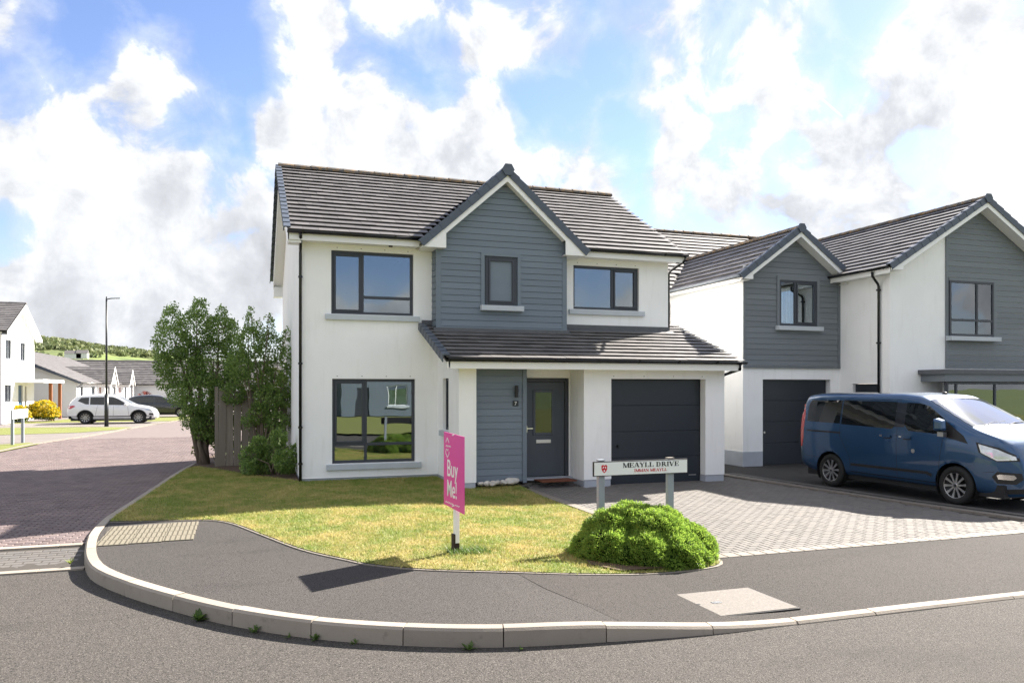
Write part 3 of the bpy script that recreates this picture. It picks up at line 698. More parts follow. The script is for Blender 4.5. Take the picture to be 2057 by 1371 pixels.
def tile_block():
    a = TW / 2 - .0025; L = .36; t = .017
    # local x across, y up the slope from the butt, z off the slope
    return MB().add([(-a, 0, .042), (a, 0, .042), (a, L, -.004), (-a, L, -.004), (-a, 0, .042 + t), (a, 0, .042 + t), (a, L, -.004 + t), (-a, L, -.004 + t)],
                    [(0, 3, 2, 1), (4, 5, 6, 7), (0, 1, 5, 4), (1, 2, 6, 5), (3, 0, 4, 7)])
def slope_tiles(P0, U, S, width, length, keep=None):
    """tile placements for a roof plane: P0 lower corner, U along the eave, S up the slope"""
    P0, U, S = Vector(P0), Vector(U).normalized(), Vector(S).normalized(); Nn = U.cross(S)
    if Nn.z < 0: Nn = -Nn
    n = int(math.ceil(length / TG - .15)); g = length / n; out = []
    for r in range(n):
        x = -(TW / 2 if r % 2 else 0)
        while x < width - .01:
            a, b = max(0, x), min(width, x + TW)
            if b - a > .03:
                c = P0 + U * ((a + b) / 2) + S * (r * g - .03)
                if keep is None or keep(c): out.append((c, U, S, Nn, (b - a) / TW))
            x += TW
    return out
def place_tiles(parent, specs, nmax=300, base=Vector((0, 0, 0)), names=('roof_tile', 'tile_field')):
    blk = tile_block(); me = blk.mesh('roof_tile', 'tile', fix=False)
    specs = sorted(specs, key=lambda s: (s[0] - CAM).length); V = []; F = []; bv = np.array(blk.v); bf = np.array(blk.f)
    for k, (c, U, S, Nn, sx) in enumerate(specs):
        j = random.uniform(-.006, .006); cc = c - base + Nn * random.uniform(-.002, .003)
        U2 = (U + S * j).normalized()
        if k < nmax:
            o = bpy.data.objects.new(names[0], me); link(o, parent)
            x = U2 if U2.cross(S).dot(Nn) > 0 else -U2
            o.matrix_local = Matrix(((x.x * sx, S.x, Nn.x, cc.x), (x.y * sx, S.y, Nn.y, cc.y), (x.z * sx, S.z, Nn.z, cc.z), (0, 0, 0, 1)))
        else:
            n = len(V) * len(bv); A = np.array([U2, S, Nn]); V.append((bv * np.array([sx, 1, 1])) @ A + np.array(cc)); F.append(bf + n)
    if V: stuff(np_mesh(names[1], np.concatenate(V), np.concatenate(F), 'tile_field', parent))
def verge_caps(parent, P0, S, length, out, mat='verge_tile', n=None, size=.11, name='verge_tile'):
    """overlapping cap pieces up a verge; out = horizontal outward direction"""
    P0, S, out = Vector(P0), Vector(S).normalized(), Vector(out).normalized(); n = n or int(length / .33); g = length / n; up = Vector((0, 0, 1)); Nn = S.cross(out)
    if Nn.z < 0: Nn = -Nn
    me = MB()
    for (l, k) in ((0, 1.0), (g + .05, .82)):
        for (o_, u_) in ((-.10, .05), (.045 * k, .05), (.05 * k, .02), (.05 * k, -size * k), (.03, -size * k), (.03, .02), (-.10, .02)):
            me.v.append(tuple(S * l + out * o_ + Nn * (u_ + (.02 if k == 1 else 0))))
    q = 7; me.f = [(j, (j + 1) % q, q + (j + 1) % q, q + j) for j in range(q)] + [tuple(range(q)), tuple(range(q, 2 * q))]
    m = me.mesh(name, mat)
    for i in range(n):
        o = bpy.data.objects.new(name, m); link(o, parent); o.location = P0 + S * (i * g) + Nn * random.uniform(-.003, .003)
def ridge_tiles(parent, A, B, mat='tile', r=.12, l=.45, name='ridge_tile', sag=.0):
    A, B = Vector(A), Vector(B); t = (B - A).normalized(); n = max(1, int((B - A).length / l)); g = (B - A).length / n; sd = t.cross(Vector((0, 0, 1))).normalized(); b = MB()
    for (k, s) in ((0, 1.08), (g + .03, 1.0)):
        for a in range(7):
            q = math.pi * (a / 6); b.v.append(tuple(t * k + sd * (r * 1.25 * s * math.cos(q)) + Vector((0, 0, 1)) * (r * s * math.sin(q) - .05)))
    b.f = [(j, j + 1, 8 + j, 7 + j) for j in range(6)] + [tuple(range(7)), tuple(range(7, 14))]
    m = b.mesh(name, mat)
    for i in range(n):
        o = bpy.data.objects.new(name, m); link(o, parent); o.location = A + t * (i * g) + Vector((0, 0, random.uniform(-.004, .004)))
def gutter(parent, A, B, r=.06, clips=1.0, mat='gutter_black'):
    A, B = Vector(A), Vector(B); t = (B - A).normalized(); sd = Vector((0, 0, 1)).cross(t); b = MB(); n = 9
    ring = [sd * (r * math.cos(math.pi * k / (n - 1))) + Vector((0, 0, -r * 1.0 * math.sin(math.pi * k / (n - 1)))) for k in range(n)] + [sd * (r * .86 * math.cos(math.pi * (1 - k / (n - 1)))) + Vector((0, 0, -r * .86 * math.sin(math.pi * k / (n - 1)))) for k in range(n)]
    q = len(ring); b.v = [tuple(A + p) for p in ring] + [tuple(B + p) for p in ring]; b.f = [(j, (j + 1) % q, q + (j + 1) % q, q + j) for j in range(q)] + [tuple(range(n))[::-1], tuple(range(q, q + n))]
    o = b.build('gutter', mat, parent, smooth=True)
    L = (B - A).length; k = .3
    while k < L:
        c = A + t * k; MB().prism([c + sd * (r * 1.06 * math.cos(math.pi * j / 8)) + Vector((0, 0, -r * 1.06 * math.sin(math.pi * j / 8))) for j in range(9)], t * .035).build('gutter_clip', mat, o); k += clips
    return o
def downpipe(parent, path, r=.034, mat='gutter_black', clips=()):
    o = MB().tube(path, r, 10).build('downpipe', mat, parent, smooth=True)
    for z in clips:
        p = Vector(path[-1]); MB().box(p.x - .045, p.x + .045, p.y - .045, p.y + .05, z - .02, z + .02).build('pipe_clip', mat, o)
    return o
def boards(parent, y, z0, z1, bh, xl, xr, holes=(), mat='cladding', name='board', t=.022):
    """horizontal lapped boards on the plane y facing -y; xl, xr give the ends at a height"""
    z = z0
    while z < z1 - .01:
        ze = min(z + bh, z1)
        cuts = [h for h in holes if h[2] < ze - .01 and h[3] > z + .01]
        parts = []
        if not cuts: parts = [(xl(z), xr(z), xr(ze), xl(ze), z, ze)]
        else:
            h = cuts[0]; parts = [(xl(z), h[0], h[0], xl(ze), z, ze), (h[1], xr(z), xr(ze), h[1], z, ze)]
            if z < h[2] - .015: parts.append((h[0], h[1], h[1], h[0], z, h[2]))
            if ze > h[3] + .015: parts.append((h[0], h[1], h[1], h[0], h[3], ze))
        for (a, b, c, d, e, f) in parts:
            if b - a < .02 and c - d < .02: continue
            if c < d: c = d = (c + d) / 2
            k = .008
            MB().add([(a, y - t, e + k), (b, y - t, e + k), (c, y - t * .55, f), (d, y - t * .55, f), (a, y + .004, e + k), (b, y + .004, e + k), (c, y + .004, f), (d, y + .004, f)],
                     [(0, 1, 2, 3), (0, 4, 5, 1), (3, 2, 6, 7), (0, 3, 7, 4), (1, 5, 6, 2)]).build(name, mat, parent)
        z += bh
def lin(a, b): return lambda z: a[0] + (b[0] - a[0]) * (z - a[1]) / (b[1] - a[1])
def text_mesh(txt, name, mat, parent, size, loc, rot, sx=1.0, off=.0):
    c = bpy.data.curves.new(name, 'FONT'); c.body = txt; c.size = size; c.extrude = .0012; c.offset = off; c.align_x = 'LEFT'
    o = bpy.data.objects.new('tmp', c); col.objects.link(o); dg = bpy.context.evaluated_depsgraph_get(); m = bpy.data.meshes.new_from_object(o.evaluated_get(dg)); bpy.data.objects.remove(o)
    m.materials.clear(); m.materials.append(M[mat]); q = link(bpy.data.objects.new(name, m), parent); q.location = loc; q.rotation_euler = rot; q.scale = (sx, 1, 1); return q

# ------------------------------------------------------------------ the house in the middle
H = empty('detached_house', (0, 0, 0)); tag(H, 'white rendered detached house with grey clad central gable, integral garage and number 7', 'house', 'houses of the estate')
W_UL, W_LL, W_UR = (.67, 2.53, 3.72, 5.14), (.69, 2.57, .37, 2.27), (6.54, 8.36, 4.02, 5.11)
wb = wall_front(0, 9.2, .07, 5.45, 0, .12, [W_UL, W_LL, W_UR])
wb.quad((0, 0, .07), (0, 0, 5.45), (0, 4, 7.85), (0, 8, 5.45), (0, 8, .07)); wb.quad((9.2, 0, .07), (9.2, 8, .07), (9.2, 8, 5.45), (9.2, 4, 7.85), (9.2, 0, 5.45)); wb.quad((0, 8, .07), (0, 8, 5.45), (9.2, 8, 5.45), (9.2, 8, .07))
wall = wb.build('wall', 'render', H, fix=False)
MB().box(.015, 9.19, .015, 7.99, -.4, .066).build('plinth', 'plinth', H)
MB().add([(0, -.004, .085), (3.1, -.004, .085), (3.1, -.014, .062), (0, -.014, .062), (0, .01, .062), (3.1, .01, .062)], [(0, 3, 2, 1), (3, 4, 5, 2)]).build('bell_cast_bead', 'white_upvc', wall)
window(H, 1.86, 1.42, (.67, .07, 3.72), cols=(.70,), rows={1: (.40,)}, sashes=((0, 0), (0, 0)))
window(H, 1.88, 1.90, (.69, .07, .37), cols=(.75,), rows={0: (.42,), 1: (.42,)}, sashes=((0, 1),), curtain=False)
window(H, 1.82, 1.09, (6.54, .07, 4.02), cols=(1.10,), sashes=((1, 0),))
for (x0, x1, z) in ((.8, 2.4, 5.2), (.8, 2.45, 2.33), (6.65, 8.25, 5.17), (6.7, 9.0, 2.33)):
    for k in range(4):
        x = x0 + (x1 - x0) * k / 3; yy = -.004 if z != 2.33 or x0 != 6.7 else -1.904
        MB().box(x - .012, x + .012, yy, yy + .01, z - .006, z + .006).build('weep_vent', 'black_plastic', H)
# main roof
SP = Vector((0, 4.42, 2.51)).normalized(); SPL = math.hypot(4.42, 2.51)
roof = MB(); roof.yz([(-.42, 5.40), (4, 7.91), (8.42, 5.40), (8.42, 5.45), (4, 7.96), (-.42, 5.45)], -.28, 9.46); roof = roof.build('roof', 'sign_black', H)
def under_gable(c): # main tiles below the gable roof are left out
    return c.y < 2.45 and abs(c.x - 4.6) < (7.12 - c.z) / .885 - .12 and c.z < 7.0
ts = slope_tiles((-.30, -.46, 5.43), (1, 0, 0), SP, 9.78, SPL + .02, lambda c: not under_gable(c))
ridge_tiles(roof, (-.3, 4, 7.99), (9.48, 4, 7.99), 'ridge', .13, .42)
# soffit, fascia and gutters
for (a, b, c, d) in ((-.28, 2.72, -.1, 2.9), (6.5, 9.46, 6.3, 9.3)):
    MB().box(a, b, -.40, -.375, 5.25, 5.43).build('fascia', 'white_upvc', H); MB().box(c, d, -.374, .0, 5.27, 5.29).build('soffit', 'white_upvc', H)
gutter(H, (-.30, -.47, 5.435), (2.70, -.47, 5.435)); gutter(H, (6.52, -.47, 5.435), (9.50, -.47, 5.435))
# left verge: white box end and barge boards
vb = MB().prism([(-.28, -.40, 5.24), (-.28, .0, 5.24), (-.28, 4, 7.62), (-.28, 8.05, 5.24), (-.28, 8.4, 5.24), (-.28, 8.4, 5.42), (-.28, 4, 7.93), (-.28, -.40, 5.42)], (.02, 0, 0))
vb.prism([(-.26, -.1, 5.27), (-.26, 4, 7.66), (0, 4, 7.66), (0, -.1, 5.27)], (0, 0, .015)); vb.prism([(-.26, 8.1, 5.27), (-.26, 4, 7.66), (0, 4, 7.66), (0, 8.1, 5.27)], (0, 0, .015)); vb.box(-.27, 0, -.36, .0, 5.20, 5.26); vb.box(-.27, 0, 8.0, 8.39, 4.95, 5.26)
vb.build('barge_board', 'white_upvc', H, fix=True)
verge_caps(roof, (-.33, -.46, 5.45), SP, SPL, (-1, 0, 0), n=17, size=.06)
verge_caps(roof, (-.33, 8.46, 5.45), Vector((0, -4.42, 2.51)), SPL, (-1, 0, 0), n=17, size=.06)
# projecting gable
AX, AZ, SLO = 4.60, 7.10, .885
gw = MB().xz([(2.98, 3.3), (6.16, 3.3), (6.16, 5.62), (4.57, 6.98), (2.98, 5.62)], -.40, 1.9).build('gable_wall', 'cladding', H)
gy = -.42
clad = MB().box(2.955, 3.075, gy - .028, gy + .012, 3.46, 5.55).box(6.06, 6.175, gy - .028, gy + .012, 3.46, 5.55).box(2.955, 6.175, gy - .034, gy + .014, 3.42, 3.475).build('cladding_trim', 'cladding', H)
hw = (4.08, 4.96, 3.98, 5.19)
boards(clad, gy, 3.475, 6.85, .143, lambda z: max(3.075, AX - (6.95 - z) / SLO), lambda z: min(6.06, AX + (6.95 - z) / SLO), [hw])
for k in range(14):
    z = 3.475 + k * .143; MB().add([(2.978, -.40, z + .008), (2.978, .0, z + .008), (2.978, .0, z + .143), (2.978, -.40, z + .143), (2.955, -.40, z + .008), (2.955, .0, z + .008), (2.966, .0, z + .143), (2.966, -.40, z + .143)], [(4, 7, 6, 5), (0, 4, 5, 1), (3, 2, 6, 7), (0, 3, 7, 4), (1, 5, 6, 2)]).build('board', 'cladding', clad)
tr = MB()
for q in ((4.02, 4.10, 3.98, 5.2), (4.92, 5.00, 3.98, 5.2), (4.10, 4.92, 5.13, 5.2)): tr.box(q[0], q[1], gy - .04, gy + .05, q[2], q[3])
tr.build('window_trim', 'cladding', H)
gww = window(H, .76, 1.14, (4.14, gy - .005, 3.99), sashes=((0, 0),), sillw=.14, room=False)
MB().box(.03, .73, .06, .07, .03, 1.1).build('window_backing', 'room', gww)  # dark sheet standing in for the unlit room behind the glass
groof = MB()
for s in (-1, 1):
    x0 = AX + s * 2.02; z0 = AZ - 2.02 * SLO
    groof.prism([(x0, -.66, z0), (AX, -.66, AZ), (AX, -.66, AZ - .05), (x0, -.66, z0 - .05)], (0, 3.4, 0))
groof = groof.build('gable_roof', 'sign_black', H)
gs = []
for s in (-1, 1):
    sd = Vector((-s, 0, SLO)).normalized(); ln = 2.02 * math.hypot(1, SLO)
    mainz = lambda y: 5.45 + .568 * (y + .42)
    gs += slope_tiles((AX + s * 2.05, -.60, AZ - 2.05 * SLO), (0, 1, 0), sd, 3.2, ln, lambda c: c.z > mainz(c.y) - .12)
    verge_caps(groof, (AX + s * 2.05, -.64, AZ - 2.05 * SLO + .02), sd, ln, (0, -1, 0), n=9, size=.13)
ridge_tiles(groof, (AX, -.68, AZ + .03), (AX, 2.4, AZ + .03), 'verge_tile', .11, .42)
MB().lathe([(.15, -.03), (.15, .02)], 'y', 6, (AX, -.70, AZ + .0)).build('ridge_cap', 'verge_tile', groof)
bb = MB()
for s in (-1, 1):
    X = lambda d: AX + s * d
    bb.xz([(X(2.0), AZ - 2.0 * SLO - .03), (X(2.0), AZ - 2.0 * SLO - .11), (X(1.46), AZ - 2.0 * SLO - .11), (X(1.46), AZ - 1.46 * SLO - .26), (X(0), AZ - .26), (X(0), AZ - .05)], -.655, -.63)
bb.build('barge_board', 'white_upvc', H)
sf = MB()
for s in (-1, 1):
    X = lambda d: AX + s * d
    sf.prism([(X(1.46), -.63, AZ - 1.46 * SLO - .24), (X(0), -.63, AZ - .24), (X(0), -.42, AZ - .24), (X(1.46), -.42, AZ - 1.46 * SLO - .24)], (0, 0, .012))
    sf.box(min(X(1.46), X(1.98)), max(X(1.46), X(1.98)), -.63, -.02, AZ - 2.0 * SLO - .108, AZ - 2.0 * SLO - .09)
    sf.box(min(X(1.97), X(1.99)), max(X(1.97), X(1.99)), -.63, -.3, AZ - 2.0 * SLO - .107, AZ - 2.0 * SLO - .02)
sf.build('soffit', 'white_upvc', H)
# lean-to over porch and garage
LT0, LT1 = Vector((2.70, -2.34, 2.68)), Vector((2.70, 0, 3.50)); LS = (LT1 - LT0).normalized(); LL = (LT1 - LT0).length
lroof = MB().yz([(-2.34, 2.60), (0, 3.42), (0, 3.47), (-2.34, 2.65)], 2.71, 9.80); lroof.yz([(0, 3.42), (.8, 3.70), (.8, 3.75), (0, 3.47)], 9.21, 9.80); lroof = lroof.build('porch_roof', 'sign_black', H)
ls = slope_tiles((2.70, -2.38, 2.655), (1, 0, 0), LS, 7.12, LL + .02, lambda c: not (2.95 < c.x < 6.18 and c.y > -.25))
ls += slope_tiles((9.22, .0, 3.49), (1, 0, 0), LS, .6, .8)
verge_caps(lroof, (2.68, -2.38, 2.68), LS, LL, (-1, 0, 0), n=9, size=.12)
fl = MB().yz([(-.03, 3.52), (-.035, 3.63), (.0, 3.63), (.0, 3.50)], 2.72, 2.97); fl.yz([(-.03, 3.52), (-.035, 3.63), (0, 3.63), (0, 3.5)], 6.17, 9.22); fl.yz([(-.20, 3.44), (-.02, 3.525), (-.02, 3.54), (-.20, 3.46)], 6.17, 9.3)
fl.yz([(-.46, 3.36), (-.46, 3.44), (-.43, 3.44), (-.43, 3.36)], 2.9, 6.24); fl.yz([(-.60, 3.30), (-.44, 3.37), (-.44, 3.385), (-.60, 3.315)], 2.9, 6.24)
fl.build('flashing', 'lead', lroof)
MB().box(2.80, 9.76, -2.34, -2.315, 2.46, 2.63).box(2.83, 9.70, -2.31, -1.86, 2.47, 2.485).build('fascia', 'white_upvc', H)
MB().prism([(2.735, -2.34, 2.46), (2.735, -2.34, 2.62), (2.735, 0, 3.44), (2.735, 0, 3.28)], (.03, 0, 0)).prism([(2.765, -2.3, 2.475), (3.1, -2.3, 2.475), (3.1, 0, 3.29), (2.765, 0, 3.29)], (0, 0, .012)).build('barge_board', 'white_upvc', H)
gutter(H, (2.74, -2.41, 2.67), (9.86, -2.41, 2.67), .062)
downpipe(H, [(9.72, -2.38, 2.62), (9.72, -2.36, 2.50), (9.66, -1.72, 2.36), (9.655, -1.65, 2.30), (9.655, -1.6, .0)], .036)
downpipe(H, [(9.44, -.46, 5.38), (9.42, -.42, 5.28), (9.26, .02, 5.08), (9.25, .06, 5.0), (9.25, .06, 3.5)])
downpipe(H, [(-.02, -.46, 5.38), (-.02, -.44, 5.33), (-.0, -.08, 5.10), (-.0, -.06, 5.02), (.0, -.055, -.05)], clips=(4.5, 2.6, 1.2, .4))
# porch and garage walls
pw = MB(); pw.quad((3.1, -1.9, .06), (3.48, -1.9, .06), (3.48, -1.9, 2.49), (3.1, -1.9, 2.49)); pw.quad((3.48, -1.9, .06), (3.48, -1.7, .06), (3.48, -1.7, 2.49), (3.48, -1.9, 2.49))
o = pw.build('porch_wall', 'render', H, fix=False)
# porch side wall with the slim window, facing the lawn
side = wall_front(0, 1.9, .06, 2.49, 0, .12, [(.50, 1.02, 1.12, 2.28)]); side.quad((0, 0, 2.49), (1.9, 0, 2.49), (1.9, 0, 2.62), (0, 0, 3.4))
side.build('porch_side_wall', 'render', H, loc=(3.1, 0, 0), rz=-math.pi / 2, fix=False)
window(H, .52, 1.16, (3.17, -.50, 1.12), rz=-math.pi / 2, sillw=.06, room=1.2, fw=.05)
MB().box(3.115, 3.465, -1.885, -.0, -.4, .056).build('plinth', 'plinth', H)
gwl = wall_front(5.97, 9.61, .02, 2.49, -1.9, .22, [(6.64, 9.09, .02, 2.27)])
gwl.quad((5.97, -1.9, .0), (5.97, -1.9, 2.49), (5.97, -1.0, 2.49), (5.97, -1.0, .0)); gwl.quad((9.61, -1.9, .02), (9.61, .6, .02), (9.61, .6, 3.5), (9.61, 0, 3.38), (9.61, -1.9, 2.6)); gwl.quad((9.2, .6, 0), (9.2, .6, 3.6), (9.61, .6, 3.5), (9.61, .6, 0))
gwl.build('garage_wall', 'render', H, fix=False)
MB().box(5.985, 6.63, -1.885, -1.1, -.4, .016).build('plinth', 'plinth', H); MB().box(9.10, 9.60, -1.885, .55, -.4, .016).build('plinth', 'plinth', H)
pc = MB().box(3.48, 4.655, -1.70, -1.15, .02, 2.49).build('porch_panel', 'cladding', H)
ptrim = MB().box(4.585, 4.675, -1.745, -1.64, .0, 2.485).build('cladding_trim', 'cladding', H)
boards(ptrim, -1.70, .03, 2.47, .143, lambda z: 3.485, lambda z: 4.585)
MB().box(3.48, 6.0, -2.3, -1.1, 2.492, 2.51).build('porch_soffit', 'white_upvc', H)
dw = wall_front(4.65, 5.97, .0, 2.49, -1.10, .12, [(4.75, 5.955, .0, 2.295)]); dw.build('door_wall', 'render', H, fix=False)
dr = MB().box(4.76, 4.84, -1.07, -.98, .02, 2.285).box(5.87, 5.95, -1.07, -.98, .02, 2.285).box(4.84, 5.87, -1.069, -.98, 2.20, 2.284).build('door_frame', 'anthracite', H, bevel=.006)
door = MB().box(4.845, 5.865, -1.035, -.985, .045, 2.195).build('door', 'door_paint', H, bevel=.004)
dm = MB()
for q in ((5.08, 5.14, .98, 2.02), (5.54, 5.60, .98, 2.02), (5.14, 5.54, .98, 1.04), (5.14, 5.54, 1.96, 2.02)): dm.box(q[0], q[1], -1.055, -1.03, q[2], q[3])
dm.build('glazing_bead', 'door_paint', door, bevel=.008)
MB().box(5.14, 5.54, -1.042, -1.037, 1.04, 1.96).build('pane', 'door_glass', door); MB().box(5.14, 5.54, -1.0365, -1.034, 1.04, 1.96).build('pane_backing', 'room_dark', door)
MB().box(5.16, 5.52, -1.05, -1.03, .80, .88).build('letter_plate', 'steel', door, bevel=.004)
MB().box(4.90, 4.925, -1.09, -1.03, 1.05, 1.20).box(4.90, 5.06, -1.10, -1.085, 1.13, 1.152).build('handle', 'chrome', door)
MB().box(4.76, 5.96, -1.3, -.98, -.02, .03).build('door_step', 'plinth', H)
# garage door, four panels
gdoor = MB().box(6.62, 9.11, -1.64, -1.60, -.3, 2.30).build('garage_door', 'garage_door', H)
zs = [-.145, .46, 1.06, 1.66, 2.262]
for i in range(4): MB().box(6.645, 9.085, -1.665, -1.638, zs[i] + .006, zs[i + 1] - .002).build('door_panel', 'garage_door', gdoor, bevel=.006)
MB().lathe([(.03, 0), (.03, -.02), (.02, -.05)], 'y', 12, (6.92, -1.665, .74)).tube([(6.92, -1.71, .74), (6.92, -1.71, .68)], .012, 6).build('handle', 'black_plastic', gdoor)
MB().box(8.78, 8.98, -1.668, -1.664, .0, .025).build('maker_plate', 'steel', gdoor)
# wall lamp and number plate
wl = MB().tube([(4.42, -1.80, 1.86), (4.42, -1.80, 2.12)], .04, 12).box(4.40, 4.44, -1.78, -1.715, 1.93, 1.99).build('wall_lamp', 'black_plastic', H, smooth=False, bevel=.004)
npl = MB().box(4.355, 4.485, -1.735, -1.722, 1.67, 1.79).build('number_plate', 'lamp_black', H)
text_mesh('7', 'numeral', 'sign_white', npl, .11, (4.39, -1.737, 1.69), (R(90), 0, 0))
MB().box(1.92, 2.0, -.24, -.2, 5.24, 5.27).build('soffit_vent', 'black_plastic', H)
place_tiles(roof, ts, 170); place_tiles(lroof, ls, 125); place_tiles(groof, gs, 0)
mat = MB().box(-.42, .42, -.25, .25, 0, .02).build('doormat', 'mat_brown', loc=(5.4, -1.62, .0)); tag(mat, 'brown coir doormat in front of the grey front door', 'doormat')

# ------------------------------------------------------------------ neighbour on the right
NB = empty('detached_house', (12.05, .8, -.135)); nb = Vector(NB.location); tag(NB, 'white house with two grey clad gables behind the blue van', 'house', 'houses of the estate')
HOL = (13.22, 14.50, 3.86, 5.14); HG = (12.71, 15.06, -.1, 2.31)
def rel(o): o.location = Vector(o.location) - nb; return o
w1 = wall_front(12.05, 15.37, .0, 5.5, .8, .22, [HG]); w1.quad((12.05, .8, 0), (12.05, .8, 5.4), (12.05, 6.0, 5.4), (12.05, 6.0, 0)); w1.quad((11.3, 6.0, 0), (11.3, 6, 5.3), (12.05, 6, 5.3), (12.05, 6, 0)); w1.quad((11.3, 6, 0), (11.3, 6, 5.3), (11.3, 8.5, 7.8), (11.3, 12.6, 5.3), (11.3, 11, 0))
rel(w1.build('wall', 'render', NB, fix=False))
rel(MB().box(12.035, 12.7, .785, 5.9, -.4, .28).build('plinth', 'plinth', NB))
ng = rel(MB().box(12.70, 15.08, 1.0, 1.04, -.3, 2.33).build('garage_door', 'garage_door', NB))
zs = [-.13, .49, 1.10, 1.70, 2.305]
for i in range(4): MB().box(12.72, 15.05, .975, 1.0, zs[i] + .006, zs[i + 1] - .002).build('door_panel', 'garage_door', ng, bevel=.006)
MB().lathe([(.03, 0), (.03, -.03)], 'y', 12, (12.88, .975, .80)).build('handle', 'steel', ng)
NX, NZ, NSL = 13.72, 6.58, .72
NXE = 1.98
ngw = rel(MB().xz([(12.062, 2.7), (15.36, 2.7), (15.36, 5.42), (13.72, 6.5), (12.062, 5.42)], .77, .79).build('gable_wall', 'cladding_warm', NB))
ncl = MB().box(12.03, 12.12, .735, .775, 2.67, 5.4).box(15.28, 15.385, .735, .775, 2.67, 5.4).box(12.03, 15.385, .73, .778, 2.63, 2.69)
ncl = rel(ncl.build('cladding_trim', 'cladding_warm', NB))
boards(ncl, .765, 2.69, 6.35, .155, lambda z: max(12.12, NX - (NZ - .14 - z) / NSL), lambda z: min(15.28, NX + (NZ - .14 - z) / NSL), [(13.16, 14.6, 3.8, 5.24)], 'cladding_warm')
t_ = MB()
for q in ((13.14, 13.22, 3.8, 5.25), (14.52, 14.62, 3.8, 5.25), (13.22, 14.52, 5.14, 5.25)): t_.box(q[0], q[1], .715, .83, q[2], q[3])
rel(t_.build('window_trim', 'cladding_warm', NB))
nw_ = rel(window(NB, 1.30, 1.30, (13.22, .725, 3.84), cols=(.55,), sashes=((1, 0),), sillw=.12, room=False))
MB().box(.02, 1.28, .042, .044, .02, 1.28).build('window_backing', 'room_dark', nw_)  # near-black sheet in place of the room's darkness behind the pane
for k in range(4): MB().box(.09 + k * .08, .14 + k * .08, .036, .040, .1, .95 + .05 * k).build('hanging_clothes', ('sign_white', 'blue_door', 'curtain', 'post_grey')[k], nw_)
def gable_set(house, AX, AZ, SL, half, yb, y1, base, ncap, tilelist, keep, capname='verge_tile', tv=.16, main_w=1.5):
    g = MB()
    for s in (-1, 1): g.prism([(AX + s * half, yb, AZ - half * SL), (AX, yb, AZ), (AX, yb, AZ - .05), (AX + s * half, yb, AZ - half * SL - .05)], (0, y1 - yb, 0))
    g = g.build('roof', 'sign_black', house); g.location = -base
    for s in (-1, 1):
        sd = Vector((-s, 0, SL)).normalized(); ln = half * math.hypot(1, SL)
        tilelist += slope_tiles((AX + s * (half + .03), yb + .06, AZ - (half + .03) * SL), (0, 1, 0), sd, y1 - yb, ln, keep)
        verge_caps(g, (AX + s * (half + .03), yb + .02, AZ - (half + .03) * SL + .02), sd, ln, (0, -1, 0), n=ncap, size=.13)
    ridge_tiles(g, (AX, yb - .02, AZ + .03), (AX, y1, AZ + .03), 'ridge', .11, .42)
    MB().lathe([(.14, -.03), (.14, .02)], 'y', 6, (AX, yb - .03, AZ)).build('ridge_cap', 'verge_tile', g)
    b = MB()
    for s in (-1, 1):
        X = lambda d: AX + s * d
        lo = AZ - (half - .02) * SL
        b.xz([(X(half - .02), lo - .03), (X(half - .02), lo - .10), (X(main_w), lo - .10), (X(main_w), AZ - main_w * SL - .24), (X(0), AZ - .24), (X(0), AZ - .05)], yb + .005, yb + .03)
        b.prism([(X(main_w), yb + .03, AZ - main_w * SL - .23), (X(0), yb + .03, AZ - .23), (X(0), yb + .35, AZ - .23), (X(main_w), yb + .35, AZ - main_w * SL - .23)], (0, 0, .012))
        b.box(min(X(main_w), X(half - .03)), max(X(main_w), X(half - .03)), yb + .03, yb + .35, lo - .098, lo - .08)
    b = b.build('barge_board', 'white_upvc', house); b.location = -base
    return g
NRY, NRZ = 8.5, 8.02; NMS = (NRZ - 5.3) / (NRY - 4.4)
nmz = lambda y: NRZ - (NRY - y) * NMS
tl1, tl2, tl3 = [], [], []
g1 = gable_set(NB, NX, NZ, NSL, NXE, .42, 6.6, nb, 8, tl1, lambda c: c.z > nmz(c.y) - .15 and c.x < 16.2, main_w=1.6)
rel(MB().box(11.77, 11.79, .5, 5.2, 5.02, 5.17).box(11.79, 12.05, .5, 5.2, 5.04, 5.055).build('fascia', 'white_upvc', NB))
rel(gutter(NB, (11.70, .45, 5.17), (11.70, 5.2, 5.17), .055, mat='post_grey'))
rel(downpipe(NB, [(11.72, 4.9, 5.1), (11.74, 4.9, 5.0), (11.98, 4.75, 4.85), (12.0, 4.75, 4.8), (12.0, 4.75, .0)]))
g2 = MB().yz([(4.3, 5.2), (NRY, NRZ - .05), (12.6, 5.2), (12.6, 5.25), (NRY, NRZ), (4.3, 5.25)], 11.0, 24); g2 = rel(g2.build('roof', 'sign_black', NB))
tl2 = slope_tiles((11.0, 4.3, 5.25), (1, 0, 0), (0, NRY - 4.3, NRZ - 5.25), 9, math.hypot(NRY - 4.3, NRZ - 5.25), lambda c: not (abs(c.x - NX) < (NZ - c.z) / NSL - .1 and c.z < NZ - .1) and c.x < 17.5)
ridge_tiles(g2, (11.0, NRY, NRZ + .03), (19, NRY, NRZ + .03), 'ridge', .12, .42)
BX, BZ, BSL = 18.45, 7.35, .60; BHALF = 3.42
g3 = gable_set(NB, BX, BZ, BSL, BHALF, -1.50, 8.4, nb, 13, tl3, lambda c: c.x < BX + .2 or c.y < 2, main_w=3.0)
w3 = MB(); w3.quad((15.37, -1.11, 0), (21.5, -1.11, 0), (21.5, -1.11, 5.45), (BX, -1.11, 7.2), (15.37, -1.11, 5.45))
sidew = wall_front(0, 1.91, 0, 5.5, 0, .2, [(.55, 1.52, -.05, 2.19)])
